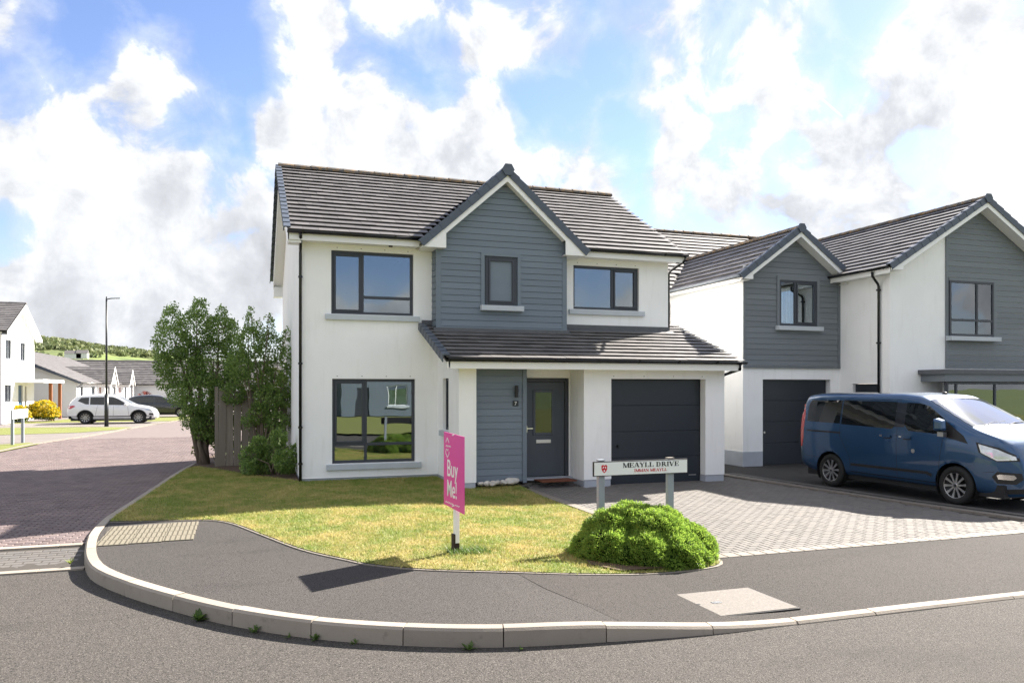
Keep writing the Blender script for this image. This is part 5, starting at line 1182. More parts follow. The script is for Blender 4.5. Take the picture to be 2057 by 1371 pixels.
# ------------------------------------------------------------------ signs
def stroke_letters(txt, name, mat, parent, h, x0, z0, y, width):
    """serif capitals built from strokes; local x right, z up"""
    T, t, s = .19, .065, .05
    def bar(x0, z0, x1, z1, w): 
        d = Vector((x1 - x0, 0, z1 - z0)); n = Vector((d.z, 0, -d.x)).normalized() * w / 2
        # cut level at top and bottom for slanted strokes
        hw = w / 2 * (d.length / max(abs(d.z), 1e-6)) if abs(d.z) > abs(d.x) * .3 else None
        if hw: return [(x0 - hw, z0), (x0 + hw, z0), (x1 + hw, z1), (x1 - hw, z1)]
        return [(x0, z0 - w / 2), (x1, z1 - w / 2), (x1, z1 + w / 2), (x0, z0 + w / 2)]
    def ser(x, z, w): return [(x - w / 2, z - s / 2 + (s / 2 if z == 0 else -s / 2)), (x + w / 2, z - s / 2 + (s / 2 if z == 0 else -s / 2)), (x + w / 2, z + s / 2 + (s / 2 if z == 0 else -s / 2)), (x - w / 2, z + s / 2 + (s / 2 if z == 0 else -s / 2))]
    GL = {'M': (1.0, [bar(.12, 0, .12, 1, t), bar(.15, 1, .5, 0, T), bar(.5, 0, .85, 1, t), bar(.88, 0, .88, 1, T), ser(.12, 0, .24), ser(.88, 0, .3), ser(.12, 1, .24), ser(.9, 1, .22)]),
          'E': (.74, [bar(.2, 0, .2, 1, T), bar(.2, .95, .66, .95, t), bar(.2, .05, .7, .05, t), bar(.2, .52, .52, .52, t), bar(.66, .72, .66, 1, t), bar(.69, 0, .69, .3, t), bar(.52, .4, .52, .65, t), ser(.16, 0, .3), ser(.16, 1, .3)]),
          'A': (.86, [bar(.12, 0, .42, 1, t), bar(.72, 0, .44, 1, T), bar(.2, .32, .62, .32, t), ser(.12, 0, .24), ser(.74, 0, .32)]),
          'Y': (.82, [bar(.42, 0, .42, .48, T), bar(.42, .45, .14, 1, T), bar(.42, .45, .70, 1, t), ser(.42, 0, .36), ser(.14, 1, .32), ser(.7, 1, .24)]),
          'L': (.72, [bar(.2, 0, .2, 1, T), bar(.2, .05, .66, .05, t), bar(.66, 0, .66, .32, t), ser(.18, 0, .32), ser(.2, 1, .38)]),
          'I': (.4, [bar(.2, 0, .2, 1, T), ser(.2, 0, .36), ser(.2, 1, .36)]),
          'V': (.84, [bar(.42, 0, .14, 1, T), bar(.42, 0, .72, 1, t), ser(.14, 1, .32), ser(.72, 1, .24)]),
          'N': (.88, [bar(.14, 0, .14, 1, t), bar(.74, 0, .16, 1, T), bar(.74, 0, .74, 1, t), ser(.14, 0, .24), ser(.14, 1, .26), ser(.74, 1, .24)]),
          'D': (.86, [bar(.2, 0, .2, 1, T), bar(.2, .95, .45, .95, t), bar(.2, .05, .45, .05, t), [(.45, .02), (.62, .1), (.72, .3), (.56, .34), (.52, .2), (.45, .085)], [(.72, .3), (.74, .5), (.72, .7), (.55, .66), (.57, .5), (.55, .34)], [(.72, .7), (.62, .9), (.45, .98), (.45, .915), (.52, .82), (.56, .66)], ser(.16, 0, .3), ser(.16, 1, .3)]),
          'R': (.86, [bar(.2, 0, .2, 1, T), bar(.2, .95, .45, .95, t), bar(.2, .5, .45, .5, t), [(.45, .47), (.6, .56), (.64, .74), (.48, .74), (.45, .53)], [(.64, .74), (.6, .92), (.45, .98), (.45, .92), (.48, .74)], bar(.74, 0, .42, .5, T), ser(.18, 0, .34), ser(.16, 1, .3), ser(.76, 0, .22)]), ' ': (.36, [])}
    tw = sum(GL[c][0] for c in txt); k = width / tw; b = MB(); x = x0
    for n, c in enumerate(txt):
        for i, p in enumerate(GL[c][1]): b.xz([(x + q[0] * k, z0 + q[1] * h) for q in p], y - .0006 * (i % 4) - .0004, y + .0005)
        x += GL[c][0] * k
    return b.build(name, mat, parent)
SY = -8.35
pA, tA = fyp(1192, 927, SY); pB, tB = fyp(1381.5, 919.5, SY); pC, _ = fyp(1192, 957, SY)
sg = empty('street_sign', (pA.x, SY, G(pA.x))); tag(sg, 'white street name plate reading MEAYLL DRIVE on two grey posts in the juniper', 'street sign')
wS = pB.x - pA.x; z0 = pC.z - sg.location.z; z1 = pA.z - sg.location.z
back = MB().box(0, wS, .0, .03, z0, z1).build('plate', 'sign_black', sg, bevel=.004)
MB().box(.012, wS - .012, -.004, .001, z0 + .012, z1 - .012).build('plate_face', 'sign_white', back)
hh = z1 - z0
stroke_letters('MEAYLL DRIVE', 'lettering', 'sign_black', back, hh * .32, wS * .30, z0 + hh * .54, -.0055, wS * .60)
stroke_letters('IMMAN MEAYLL', 'second_line', 'sign_red', back, hh * .20, wS * .42, z0 + hh * .22, -.0055, wS * .35)
sx, sz, sr = wS * .11, z0 + hh * .52, hh * .27
shd = MB().xz([(sx - sr * .8, sz + sr * .75), (sx - sr * .4, sz + sr * .95), (sx, sz + sr * .8), (sx + sr * .4, sz + sr * .95), (sx + sr * .8, sz + sr * .75), (sx + sr * .78, sz - .1 * sr), (sx + sr * .5, sz - .7 * sr), (sx, sz - sr * 1.1), (sx - sr * .5, sz - .7 * sr), (sx - sr * .78, sz - .1 * sr)], -.0055, -.002).build('crest', 'sign_red', back)
cw = MB().xz([(sx - sr * .55, sz + sr * .1), (sx - sr * .2, sz + sr * .6), (sx - sr * .05, sz + sr * .45), (sx - sr * .3, sz + sr * .05)], -.0068, -.005).xz([(sx + sr * .15, sz + sr * .55), (sx + sr * .55, sz + sr * .3), (sx + sr * .35, sz - sr * .05), (sx + sr * .2, sz + sr * .2)], -.0068, -.005).xz([(sx - sr * .25, sz - sr * .5), (sx, sz - sr * .3), (sx + sr * .25, sz - sr * .5), (sx, sz - sr * .8)], -.0068, -.005)
cw.build('crest_mark', 'sign_white', shd)
for px in (1211, 1350.5):
    p, t = fyp(px, 1000, SY); x = p.x - sg.location.x; MB().box(x - .046, x + .046, .032, .105, -.1, z1 + (.015 if px > 1300 else .004)).build('post', 'post_grey', sg, bevel=.008)
    MB().box(x - .047, x + .047, .02, .11, z1 + .006, z1 + .02).build('post_cap', 'edging' if px > 1300 else 'post_grey', sg)
# sale board, its face square to the road on the left
fs = empty('sale_sign', (1.33, -8.33, lawn_z(1.33, -8.33)), R(4.5)); tag(fs, 'pink sale board reading Buy Me on a white post in the lawn', 'sale sign')
MB().box(-.03, .03, -.035, .035, .12, 1.40).build('post', 'post_white', fs, bevel=.004)
MB().box(-.042, .03, -.03, .055, -.1, .14).box(-.052, -.028, -.045, .045, -.1, .235).build('stake', 'stake_brown', fs)
PW = .76
bd = MB().prism([(-.036, PW / 2 - .02, .56), (-.036, -PW / 2 - .02, .535), (-.036, -PW / 2 - .02, 1.465), (-.036, PW / 2 - .02, 1.49)], (-.008, 0, 0)).build('board', 'sign_pink', fs)
rt = (R(90), 0, R(-90))
text_mesh('Buy', 'lettering', 'sign_white', bd, .30, (-.0455, .235, .94), rt, .92, .002); text_mesh('Me!', 'lettering', 'sign_white', bd, .30, (-.0455, .235, .685), rt, .85, .002)
def yline(b, pts, w):
    for i in range(len(pts) - 1):
        p, q = Vector(pts[i]), Vector(pts[i + 1]); d = (q - p).normalized(); n = Vector((-d.y, d.x)) * w / 2
        b.prism([(-.0445, *(p + n)), (-.0445, *(q + n)), (-.0445, *(q - n)), (-.0445, *(p - n))], (-.0015, 0, 0))
lg = MB(); yline(lg, [(.28, 1.36), (.22, 1.42), (.15, 1.36)], .014); yline(lg, [(.28, 1.25), (.28, 1.22), (.215, 1.17), (.15, 1.22), (.15, 1.25)], .014)
for r_, (zz, n_) in enumerate(((1.315, 7), (1.265, 4))):
    for k in range(n_): yline(lg, [(.275 - k * .028, zz), (.275 - k * .028 - .018, zz + .022 * ((k % 2) - .5)), (.275 - k * .028 - .018, zz + .012)], .009)
stuff(lg.build('logo', 'sign_white', bd))
fp = MB()
for k in range(18):
    if k == 11: continue
    y = .29 - k * .030; yline(fp, [(y, .598 + (.0 if k < 11 else .004)), (y - .018, .598 + .014 * (k % 2))], .012)
stuff(fp.build('small_print', 'sign_white', bd))
for z in (1.455, .575): MB().prism([(-.044, .02, z), (-.044, -.05, z + .012), (-.044, -.04, z + .022), (-.044, .03, z + .01)], (-.006, 0, 0)).build('clip', 'sign_white', fs)
# far street sign
s2 = empty('street_sign', (-9.15, 16.2, 0)); tag(s2, 'blank white name plate on two grey posts across the brick road', 'street sign')
MB().box(-.015, .015, -1.08, 1.05, .93, 1.27).build('plate', 'sign_white', s2, bevel=.004)
for y in (-.8, .62): MB().box(-.11, -.02, y - .05, y + .05, -.1, 1.25).build('post', 'post_grey', s2)
# street lamp
lp = empty('street_lamp', (-8.27, 30, -.03)); tag(lp, 'tall slim black street lamp on the verge behind the white car', 'street lamp')
MB().tube([(0, 0, 0), (0, 0, 1.75)], [.11, .105], 12).build('base', 'lamp_black', lp, smooth=True); MB().tube([(0, 0, 1.7), (0, 0, 7.0)], [.06, .045], 10).build('pole', 'lamp_black', lp, smooth=True)
MB().tube([(0, 0, 6.96), (.1, 0, 7.0), (.3, -.02, 7.03)], .03, 8).build('arm', 'lamp_black', lp); MB().prism([(.2, -.09, 7.0), (.68, -.06, 7.03), (.68, .04, 7.03), (.2, .07, 7.0)], (0, 0, .05)).build('lantern', 'post_grey', lp)
MB().tube([(0, 0, 7.0), (0, 0, 7.12)], .03, 8).build('photocell', 'black_plastic', lp)

# ------------------------------------------------------------------ vehicles
def smooth_curve(pts, win, L):
    xs = np.linspace(0, L, 600); p = np.array(pts); y = np.interp(xs, p[:, 0], p[:, 1]); k = max(1, int(win / L * 600)); ker = np.ones(k) / k; e = np.concatenate([np.full(k, y[0]), y, np.full(k, y[-1])])
    e = np.convolve(e, ker, 'same'); return lambda s: float(np.interp(s, xs, e[k:-k]))
class Car:
    def __init__(s, L, T, B, P, belt, tum, arches, R_, win=.12):
        s.L = L; s.T = smooth_curve(T, win, L); s.B = smooth_curve(B, .2, L); s.P = smooth_curve(P, win * 1.3, L); s.Z = smooth_curve(belt, .3, L); s.tum = tum; s.arches = arches; s.R = R_
    def sec(s, x, n=44):
        zb, zt, P = s.B(x), s.T(x), s.P(x); zt = max(zt, zb + .12); zs = min(s.Z(x), zt - .07); up = max(0, zt - .1 - zs); pt = P * .985 - s.tum * up; hh = zs - zb
        c = [(P * .90, zb), (P * .965, zb + min(.06, hh * .2)), (P * .985, zb + hh * .33), (P * 1.0, zb + hh * .6), (P * .995, zb + hh * .85), (P * .975, zs), (pt + (P * .985 - pt) * .45, zs + (zt - .07 - zs) * .55), (pt, zt - .075), (pt - .05, zt - .025), (pt - .14, zt - .004), (pt * .5, zt + .012), (0, zt + .02)]
        c = np.array(c)
        for _ in range(2):
            q = np.empty((2 * len(c), 2)); q[0::2][:-1] = 0; m = .75 * c[:-1] + .25 * c[1:]; r = .25 * c[:-1] + .75 * c[1:]; c = np.concatenate([c[:1], np.stack([m, r], 1).reshape(-1, 2), c[-1:]])
        d = np.concatenate([[0], np.cumsum(np.linalg.norm(np.diff(c, axis=0), axis=1))]); t = np.linspace(0, d[-1], n); return np.c_[np.interp(t, d, c[:, 0]), np.interp(t, d, c[:, 1])]
    def side(s, x, z):
        c = s.sec(x, 90); k = int(np.argmax(c[:, 1] > s.T(x) - .02)) or len(c) - 1; c = c[:k]; return float(np.interp(z, c[:, 1], c[:, 0]))
    def top(s, x, y):
        c = s.sec(x, 90); h = s.B(x) + (s.T(x) - s.B(x)) * .6; c = c[c[:, 1] > h]; return float(np.interp(abs(y), c[::-1, 0], c[::-1, 1]))
    def body(s, name, mat, parent, ns=150, nt=44):
        xs = np.unique(np.concatenate([np.linspace(0, s.L, ns), np.linspace(0, .15, 10), np.linspace(s.L - .25, s.L, 16)])); V = []
        for x in xs:
            c = s.sec(x, nt); V.append(np.concatenate([np.c_[np.full(nt, x), c], np.c_[np.full(nt - 1, x), -c[-2::-1, 0], c[-2::-1, 1]]]))
        V = np.array(V); n, m = V.shape[:2]; mark = np.zeros((n, m), bool)
        for (ax, az) in s.arches:
            d = np.hypot(V[..., 0] - ax, V[..., 2] - az); inn = (d < s.R) & (V[..., 2] < az + s.R) & (np.abs(V[..., 1]) > .45); mark |= inn
            low = (np.abs(V[..., 0] - ax) < s.R) & (V[..., 2] < az) & (np.abs(V[..., 1]) > .45); mark |= low
        F = []
        for i in range(n - 1):
            for j in range(m - 1):
                if mark[i, j] and mark[i + 1, j] and mark[i, j + 1] and mark[i + 1, j + 1]: continue
                F.append((i * m + j, (i + 1) * m + j, (i + 1) * m + j + 1, i * m + j + 1))
        for (ax, az) in s.arches:
            d = np.hypot(V[..., 0] - ax, V[..., 2] - az); k = mark & (d < s.R + .02) & (d > 1e-3) & (V[..., 2] >= az)
            f = (s.R / np.maximum(d, 1e-3)); V[..., 0] = np.where(k, ax + (V[..., 0] - ax) * f, V[..., 0]); V[..., 2] = np.where(k, az + (V[..., 2] - az) * f, V[..., 2])
            k2 = mark & (V[..., 2] < az) & (np.abs(V[..., 0] - ax) < s.R + .02); V[..., 0] = np.where(k2, ax + np.sign(V[..., 0] - ax) * s.R, V[..., 0])
        F += [tuple(range(m))[::-1], tuple(range((n - 1) * m, n * m))]
        b = MB(); b.v = [tuple(map(float, v)) for v in V.reshape(-1, 3)]; b.f = F; o = b.build(name, mat, parent, smooth=True)
        w = MB()
        for (ax, az) in s.arches:
            for sg in (1, -1):
                P = s.P(ax); pts = [(ax + s.R * math.cos(a), az + s.R * math.sin(a)) for a in np.linspace(-.5, math.pi + .5, 20)]
                for i in range(len(pts) - 1): w.quad((pts[i][0], sg * (P * .955), pts[i][1]), (pts[i + 1][0], sg * (P * .955), pts[i + 1][1]), (pts[i + 1][0], sg * .45, pts[i + 1][1]), (pts[i][0], sg * .45, pts[i][1]))
                w.add([(p[0], sg * .46, p[1]) for p in pts], [tuple(range(len(pts)))])
        zb = s.B(s.L / 2); w.box(.15, s.L - .25, -s.P(s.L / 2) * .86, s.P(s.L / 2) * .86, zb - .08, zb + .14); w.build('underbody', 'black_plastic', parent, fix=False); return o
    def patch(s, poly, name, mat, parent, off=.006, sides=(1, -1), step=.06, inset=True):
        out = []
        for sg in sides:
            pts = []
            for i, p in enumerate(poly):
                q = poly[(i + 1) % len(poly)]; k = max(1, int(math.dist(p, q) / step))
                for j in range(k): pts.append((p[0] + (q[0] - p[0]) * j / k, p[1] + (q[1] - p[1]) * j / k))
            V = [Vector(p) for p in pts]; n = len(pts)
            a = np.array(poly); xs = np.arange(a[:, 0].min() + step, a[:, 0].max(), step * 1.6); zs = np.arange(a[:, 1].min() + step, a[:, 1].max(), step * 1.6); X, Z = np.meshgrid(xs, zs); ok = inside(poly, X, Z); V += [Vector((float(x), float(z))) for x, z in zip(X[ok], Z[ok])]
            vo, _, fo, *_r = delaunay_2d_cdt(V, [(i, (i + 1) % n) for i in range(n)], [], 1, 1e-5); b = MB(); nn = len(vo)
            b.v = [(v.x, sg * (s.side(v.x, v.y) + off), v.y) for v in vo]; b.f = [tuple(f) for f in fo]
            b.v += [(v.x, sg * (s.side(v.x, v.y) - .012), v.y) for v in vo]
            # a rim so that the panel has thickness
            from collections import Counter
            ec = Counter(tuple(sorted((f[i], f[(i + 1) % 3]))) for f in b.f for i in range(3))
            b.f += [(e[0], e[1], e[1] + nn, e[0] + nn) for e, k in ec.items() if k == 1]
            o = b.build(name, mat, parent, smooth=False)
            out.append(o)
        return out
    def strip(s, pts, w, name, mat, parent, off=.004, sides=(1, -1)):
        for sg in sides:
            b = MB(); P = []
            for i in range(len(pts) - 1):
                k = max(1, int(math.dist(pts[i], pts[i + 1]) / .08))
                for j in range(k + (1 if i == len(pts) - 2 else 0)): P.append(Vector((pts[i][0] + (pts[i + 1][0] - pts[i][0]) * j / k, pts[i][1] + (pts[i + 1][1] - pts[i][1]) * j / k)))
            for i, p in enumerate(P):
                t = (P[min(i + 1, len(P) - 1)] - P[max(i - 1, 0)]).normalized(); n = Vector((-t.y, t.x)) * w / 2
                for (q, o_) in ((p + n, off), (p - n, off), (p - n, -.01), (p + n, -.01)): b.v.append((q.x, sg * (s.side(q.x, q.y) + o_), q.y))
            for i in range(len(P) - 1):
                for j in range(4): b.f.append((i * 4 + j, i * 4 + (j + 1) % 4, (i + 1) * 4 + (j + 1) % 4, (i + 1) * 4 + j))
            b.build(name, mat, parent)
    def screen(s, x0, x1, name, mat, parent, off=.006, edge=.10, n=14):
        b = MB(); xs = np.linspace(x0, x1, n); m = 21
        for x in xs:
            c = s.sec(x, 90); zt = s.T(x); k = c[c[:, 1] > zt - .035]; yw = float(k[:, 0].max()) - edge * .35
            for f in np.linspace(-1, 1, m): b.v.append((x + off * .6, f * yw, s.top(x, f * yw) + off))
        b.f = [(i * m + j, (i + 1) * m + j, (i + 1) * m + j + 1, i * m + j + 1) for i in range(n - 1) for j in range(m - 1)]
        return b.build(name, mat, parent, smooth=True)
def wheel(parent, x, y, r, side, spokes=10, dark=False, w=.21):
    ty = MB().lathe([(r * .655, -w * .2), (r * .66, -w / 2), (r * .9, -w / 2), (r * .985, -w * .38), (r, -w * .2), (r, w * .2), (r * .985, w * .38), (r * .9, w / 2), (r * .66, w / 2), (r * .655, w * .2)], 'y', 40, caps=False).build('wheel', 'rubber', parent, smooth=True, loc=(x, y, r))
    s = side; m = 'rim_dark' if dark else 'rim'
    MB().lathe([(r * .67, s * w * .48), (r * .62, s * w * .40), (r * .60, s * w * .1), (.01, s * w * .08)], 'y', 36, caps=False).build('rim_barrel', 'rim_dark', ty, smooth=True)
    b = MB(); b.lathe([(r * .15, s * w * .25), (r * .15, s * w * .40), (r * .08, s * w * .43)], 'y', 16)
    ring = MB()
    for k in range(spokes):
        a = 2 * math.pi * k / spokes + .1; c, d = math.cos(a), math.sin(a); pts = []
        for (rr, ww) in ((.12, .05), (.40, .045), (.66, .075)):
            for sg in (-1, 1): pts.append((r * (c * rr - d * ww * sg), r * (d * rr + c * ww * sg)))
        y0, y1 = s * w * .32, s * w * .43
        b.add([(p[0], y1 if i < 4 else s * w * .46, p[1]) for i, p in enumerate(pts)] + [(p[0], y0, p[1]) for p in pts], [(0, 1, 3, 2), (2, 3, 5, 4), (0, 2, 8, 6), (2, 4, 10, 8), (1, 7, 9, 3), (3, 9, 11, 5)])
    n = 36
    for k in range(n):
        a, c = 2 * math.pi * k / n, 2 * math.pi * (k + 1) / n
        P = lambda q, rr, yy: (r * rr * math.cos(q), yy, r * rr * math.sin(q))
        b.quad(P(a, .64, s * w * .46), P(c, .64, s * w * .46), P(c, .685, s * w * .50), P(a, .685, s * w * .50))
    b.build('rim', m, ty)
    MB().lathe([(r * .07, s * w * .42), (r * .07, s * w * .45)], 'y', 12).build('hub_cap', 'black_plastic', ty)
    return ty
def make_van():
    v = empty('passenger_van', (12.07, -2.62, -.13), R(-85.3)); v.scale = (1.02, 1, 1.055); tag(v, 'metallic blue passenger van with tinted windows parked on the neighbouring drive', 'van')
    L = 4.97; F, Rr = 3.86, .91; r = .345
    c = Car(L, [(0, 1.45), (.03, 1.80), (.10, 1.93), (.5, 1.97), (2.6, 1.975), (3.02, 1.935), (3.22, 1.86), (4.14, 1.40), (4.24, 1.36), (4.58, 1.24), (4.78, 1.10), (4.9, .92), (4.95, .66), (4.97, .48)],
            [(0, .40), (.4, .30), (4.3, .27), (4.7, .22), (4.97, .26)], [(0, .90), (.06, .945), (.4, .98), (3.7, .985), (4.3, .955), (4.62, .86), (4.85, .70), (4.97, .56)],
            [(0, 1.30), (3.0, 1.28), (4.0, 1.2), (4.97, 1.0)], .24, [(Rr, r), (F, r)], .40, .14)
    b = c.body('body', 'paint_blue', v)
    for (nm, pl) in (('rear_glass', [(.20, 1.36), (1.16, 1.34), (1.16, 1.82), (.28, 1.82), (.20, 1.72)]), ('slider_glass', [(1.20, 1.33), (2.50, 1.29), (2.55, 1.34), (2.55, 1.81), (1.20, 1.82)]), ('door_glass', [(2.78, 1.38), (2.88, 1.27), (3.60, 1.24), (3.62, 1.52), (3.28, 1.74), (3.08, 1.79), (2.78, 1.80)])): c.patch(pl, nm, 'car_glass', v, .004)
    c.patch([(2.55, 1.33), (2.78, 1.33), (2.78, 1.79), (2.55, 1.80)], 'pillar_cover', 'paint_dark', v, .003)
    c.patch([(3.66, 1.20), (4.12, 1.10), (4.02, 1.24), (3.66, 1.48)], 'quarter_panel', 'black_plastic', v, .004)
    c.screen(3.20, 4.12, 'windscreen', 'screen_glass', v)
    c.strip([(.22, 1.16), (1.20, 1.15)], .035, 'slider_rail', 'black_plastic', v, .002)
    c.strip([(1.48, .52), (3.30, .52), (3.40, .48)], .05, 'rubbing_strip', 'black_plastic', v, .016)
    for pts in ([(1.18, 1.85), (1.18, 1.1), (1.44, .66), (1.46, .36)], [(2.62, 1.86), (2.62, .36)], [(3.64, 1.2), (3.57, .8), (3.50, .36)], [(1.2, 1.83), (2.6, 1.84)], [(.12, .62), (.6, .60)], [(4.38, .62), (4.62, .66)]): c.strip(pts, .007, 'panel_gap', 'black_plastic', v, .0012)
    for x in (2.30, 2.76): c.strip([(x, 1.14), (x + .20, 1.14)], .035, 'door_handle', 'paint_blue', v, .03); c.strip([(x + .01, 1.125), (x + .19, 1.125)], .05, 'handle_cup', 'black_plastic', v, .003); c.strip([(x - .08, 1.15), (x - .02, 1.15)], .03, 'lock', 'chrome', v, .012)
    c.patch([(3.0 + .04 * math.cos(a), .90 + .04 * math.sin(a)) for a in np.linspace(0, 6.28, 14)[:-1]], 'fuel_badge', 'steel', v, .004, step=.02)
    c.patch([(.0, .80), (.05, .80), (.11, 1.0), (.12, 1.5), (.06, 1.72), (.0, 1.72)], 'tail_light', 'taillight', v, .006, step=.04)
    c.patch([(4.26, 1.14), (4.32, .96), (4.60, .82), (4.88, .84), (4.86, .93), (4.62, 1.06)], 'headlamp_housing', 'black_plastic', v, .004, step=.03)
    c.patch([(4.31, 1.11), (4.36, .98), (4.61, .845), (4.85, .86), (4.83, .92), (4.61, 1.03)], 'headlamp', 'headlamp_glass', v, .012, step=.03)
    c.strip([(4.33, 1.09), (4.37, .97), (4.61, .85), (4.84, .87)], .022, 'daylight_strip', 'sign_white', v, .016)
    c.patch([(4.52, .56), (4.60, .65), (4.90, .64), (4.92, .54), (4.84, .45), (4.60, .45)], 'fog_recess', 'black_plastic', v, .004, step=.03)
    c.patch([(4.60, .59), (4.64, .61), (4.82, .605), (4.85, .56), (4.81, .52), (4.62, .525)], 'fog_lamp', 'chrome', v, .014, step=.02)
    c.strip([(4.60, .33), (4.74, .32), (4.93, .34)], .08, 'lower_valance', 'black_plastic', v, .006)
    c.strip([(1.45, .34), (3.5, .32)], .08, 'side_skirt', 'paint_dark', v, .004)
    g = MB()
    g.add([(4.985, -.36, .62), (4.985, .36, .62), (4.94, .42, .92), (4.94, -.42, .92), (4.80, -.36, .62), (4.80, .36, .62), (4.80, .42, .92), (4.80, -.42, .92)], [(0, 1, 2, 3), (0, 4, 5, 1), (2, 6, 7, 3), (0, 3, 7, 4), (1, 5, 6, 2)]); gr = g.build('grille', 'black_plastic', v, bevel=.02)
    for k in range(4): MB().box(4.955, 4.99 - k * .006, -.37, .37, .67 + k * .06, .685 + k * .06).build('grille_bar', 'chrome', gr)
    MB().lathe([(.09, .0), (.08, .015)], 'x', 24, (4.975, 0, .78)).build('badge', 'paint_blue', gr)
    for s in (-1, 1):
        m = MB().add([(3.60, s * 1.02, 1.29), (3.60, s * 1.21, 1.31), (3.60, s * 1.22, 1.53), (3.60, s * 1.04, 1.55), (3.78, s * 1.04, 1.31), (3.76, s * 1.17, 1.33), (3.74, s * 1.18, 1.49), (3.76, s * 1.05, 1.51)], [(0, 1, 2, 3), (4, 5, 6, 7), (0, 1, 5, 4), (1, 2, 6, 5), (2, 3, 7, 6), (3, 0, 4, 7)]).build('mirror', 'paint_blue', v, bevel=.035)
        MB().box(3.64, 3.74, min(s * .93, s * 1.1), max(s * .93, s * 1.1), 1.23, 1.32).build('mirror_arm', 'black_plastic', m, bevel=.01); MB().box(3.66, 3.78, min(s * 1.06, s * 1.16), max(s * 1.06, s * 1.16), 1.21, 1.29).build('side_repeater', 'steel', m)
        for x in (Rr, F): wheel(v, x, s * .845, r, s)
    b2 = MB().tube([(4.14, -.55, 1.415), (4.07, -.2, 1.455), (4.04, .2, 1.47)], .011, 6).tube([(4.16, .1, 1.41), (4.10, .4, 1.445), (4.06, .7, 1.45)], .011, 6); b2.build('wiper', 'black_plastic', v)
    MB().lathe([(.05, 0), (.045, .03), (.02, .045)], 'z', 12, (2.95, 0, c.top(2.95, 0) - .005)).build('aerial_base', 'black_plastic', v, smooth=True)
make_van()
def make_suv(loc, rz, sc, label, paint, name, T, P, glasses, belt, L, F, Rr, r, clad=True, dark=False, screen=(0, 0)):
    v = empty(name, loc, rz); v.scale = (sc, sc, sc); tag(v, label, 'car', 'cars parked across the brick road')
    c = Car(L, T, [(0, .38), (.4, .26), (L - .5, .24), (L, .30)], P, belt, .30, [(Rr, r), (F, r)], r + .05, .14)
    c.body('body', paint, v, 110, 34)
    for nm, pl in glasses: c.patch(pl, nm, 'car_glass', v, .006, step=.08)
    c.screen(screen[0], screen[1], 'windscreen', 'screen_glass', v)
    if clad:
        for (a, b) in ((.05, Rr - r - .06), (Rr + r + .06, F - r - .06), (F + r + .06, L - .12)): c.strip([(a, .36), (b, .36)], .16, 'sill_cladding', 'black_plastic', v, .008)
        for x in (Rr, F): c.strip([(x + (r + .075) * math.cos(a), r + (r + .075) * math.sin(a)) for a in np.linspace(.1, math.pi - .1, 14)], .05, 'arch_cladding', 'black_plastic', v, .010)
    c.patch([(.0, .86), (.16, .84), (.42, .98), (.30, 1.04), (.02, .99)], 'tail_light', 'taillight', v, .008, step=.05)
    c.patch([(L - .62, .80), (L - .2, .68), (L - .1, .74), (L - .30, .86)], 'headlamp', 'headlamp_glass', v, .008, step=.05)
    c.patch([(L - .40, .48), (L - .16, .46), (L - .16, .56), (L - .36, .58)], 'fog_lamp', 'black_plastic', v, .006, step=.05)
    for x in (Rr + .45, Rr + 1.5): c.strip([(x, .93), (x + .2, .94)], .03, 'door_handle', paint, v, .03)
    for pts in ([(Rr + .62, 1.0), (Rr + .5, .45)], [(Rr + 1.42, 1.0), (Rr + 1.42, .42)], [(F - .55, .95), (F - .48, .42)]): c.strip(pts, .01, 'panel_gap', 'black_plastic', v, .002)
    for s in (-1, 1):
        MB().add([(F - .72, s * .90, 1.0), (F - .72, s * 1.07, 1.02), (F - .72, s * 1.07, 1.15), (F - .72, s * .92, 1.15), (F - .52, s * .92, 1.02), (F - .56, s * 1.04, 1.03), (F - .58, s * 1.04, 1.12), (F - .55, s * .93, 1.13)], [(0, 1, 2, 3), (4, 5, 6, 7), (0, 1, 5, 4), (1, 2, 6, 5), (2, 3, 7, 6), (3, 0, 4, 7)]).build('mirror', paint, v, bevel=.03)
        for x in (Rr, F): wheel(v, x, s * (c.P(x) - .12), r, s, 10, dark)
        if clad: MB().tube([(.75, s * .58, 1.66), (1.2, s * .60, 1.70), (2.1, s * .60, 1.69), (2.5, s * .57, 1.62)], .016, 6).build('roof_rail', 'steel', v)
    return v
make_suv((-10.86, 34.7, -.03), R(-2), 1.055, 'white crossover car parked side on beyond the brick road', 'paint_white', 'parked_car',
         [(0, .80), (.03, 1.0), (.14, 1.25), (.42, 1.54), (.9, 1.62), (1.7, 1.65), (2.25, 1.60), (2.62, 1.46), (3.25, 1.10), (3.4, 1.05), (3.95, .96), (4.3, .84), (4.45, .68), (4.52, .5)],
         [(0, .78), (.1, .86), (.5, .91), (3.5, .92), (4.1, .84), (4.4, .68), (4.52, .5)],
         [('quarter_glass', [(.52, 1.28), (.92, 1.10), (1.08, 1.09), (1.08, 1.48), (.68, 1.46)]), ('rear_glass', [(1.14, 1.08), (1.95, 1.06), (1.95, 1.50), (1.14, 1.49)]), ('front_glass', [(2.02, 1.06), (3.02, 1.04), (2.98, 1.12), (2.55, 1.38), (2.30, 1.49), (2.02, 1.50)])],
         [(0, 1.05), (2, 1.02), (4.5, .8)], 4.52, 3.60, .90, .345, True, False, (2.55, 3.22))
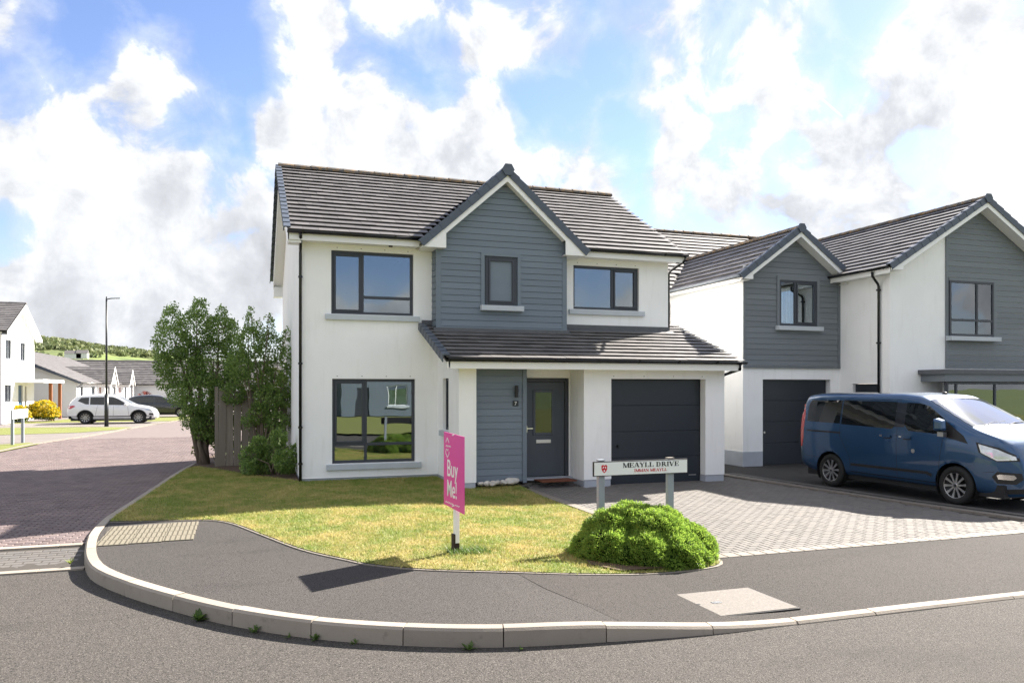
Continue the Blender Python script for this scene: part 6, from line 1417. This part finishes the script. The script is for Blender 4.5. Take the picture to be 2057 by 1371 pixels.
make_suv((-9.25, 44.8, -.03), R(2), 1.05, 'dark hatchback car half hidden behind the tall shrub', 'paint_dark', 'parked_car',
         [(0, .75), (.05, 1.05), (.3, 1.36), (.8, 1.50), (1.6, 1.55), (2.3, 1.48), (3.2, 1.05), (3.5, .98), (4.0, .88), (4.3, .72), (4.44, .5)],
         [(0, .72), (.15, .82), (.6, .88), (3.4, .88), (4.0, .80), (4.3, .64), (4.44, .45)],
         [('rear_glass', [(.70, 1.20), (1.05, 1.02), (1.85, 1.0), (1.85, 1.40), (.95, 1.40)]), ('front_glass', [(1.92, 1.0), (2.95, .98), (2.9, 1.08), (2.3, 1.38), (1.92, 1.41)])],
         [(0, 1.0), (2, .97), (4.4, .75)], 4.44, 3.55, .85, .32, False, False, (2.3, 3.1))

# ------------------------------------------------------------------ far hills
def hills():
    xs = np.linspace(-900, 500, 90); ys = np.linspace(350, 1500, 40); b = MB(); g = np.random.default_rng(2)
    for y in ys:
        for x in xs:
            pr = np.interp(x / y * 800, [-700, -300, -183, -153, -128, -81, -20, 60, 300], [75, 56, 47, 44, 39.5, 35, 28, 20, 12]); t = sst((y - 380) / 420)
            b.v.append((float(x), float(y), float(-2 + pr * t * (y / 800 if y > 800 else 1) + 1.2 * math.sin(x * .05 + y * .03) * t)))
    n = len(xs); b.f = [(j * n + i, j * n + i + 1, (j + 1) * n + i + 1, (j + 1) * n + i) for j in range(len(ys) - 1) for i in range(n - 1)]
    struct(b.build('hills', 'hill', smooth=True))
    C = []
    for k in range(900):
        y = g.uniform(480, 840); x = g.uniform(-300, -20) / 800 * y
        if math.sin(x * .035) + math.sin(y * .03 + x * .01) + g.uniform(-.6, .6) < .35: continue
        pr = np.interp(x / y * 800, [-700, -300, -183, -153, -128, -81, -20, 60, 300], [75, 56, 47, 44, 39.5, 35, 28, 20, 12]); z = -2 + pr * sst((y - 380) / 420)
        m = 26; d = g.normal(size=(m, 3)); d /= np.linalg.norm(d, axis=1)[:, None]; C.append(np.array([x, y, z + 2.2]) + d * np.array([4.5, 4.5, 2.6]) * g.uniform(.6, 1.1, (m, 1)))
    o = leaf_mesh('far_woodland', np.concatenate(C), 3.0, 'far_leaf', None, 3, aspect=.9); tag(stuff(o), 'distant hedges and woodland on the green hillside', 'woodland')
    for i, (px, py, w, lb) in enumerate([(146, 712, 9, 'larger pale cottage on the far hillside'), (164, 711, 6, 'smaller pale cottage on the far hillside right of the larger one')]):
        y = 520; p, t = fyp(px, py, y); h = empty('cottage', (p.x, y, p.z - 2.5)); tag(h, lb, 'cottage')
        MB().box(-w / 2, w / 2, 0, 6, 0, 3.2).build('wall', 'shed_white', h); MB().yz([(-.3, 3.1), (3, 5.2), (6.3, 3.1)], -w / 2 - .2, w / 2 + .2).build('roof', 'tile_field', h)
hills()
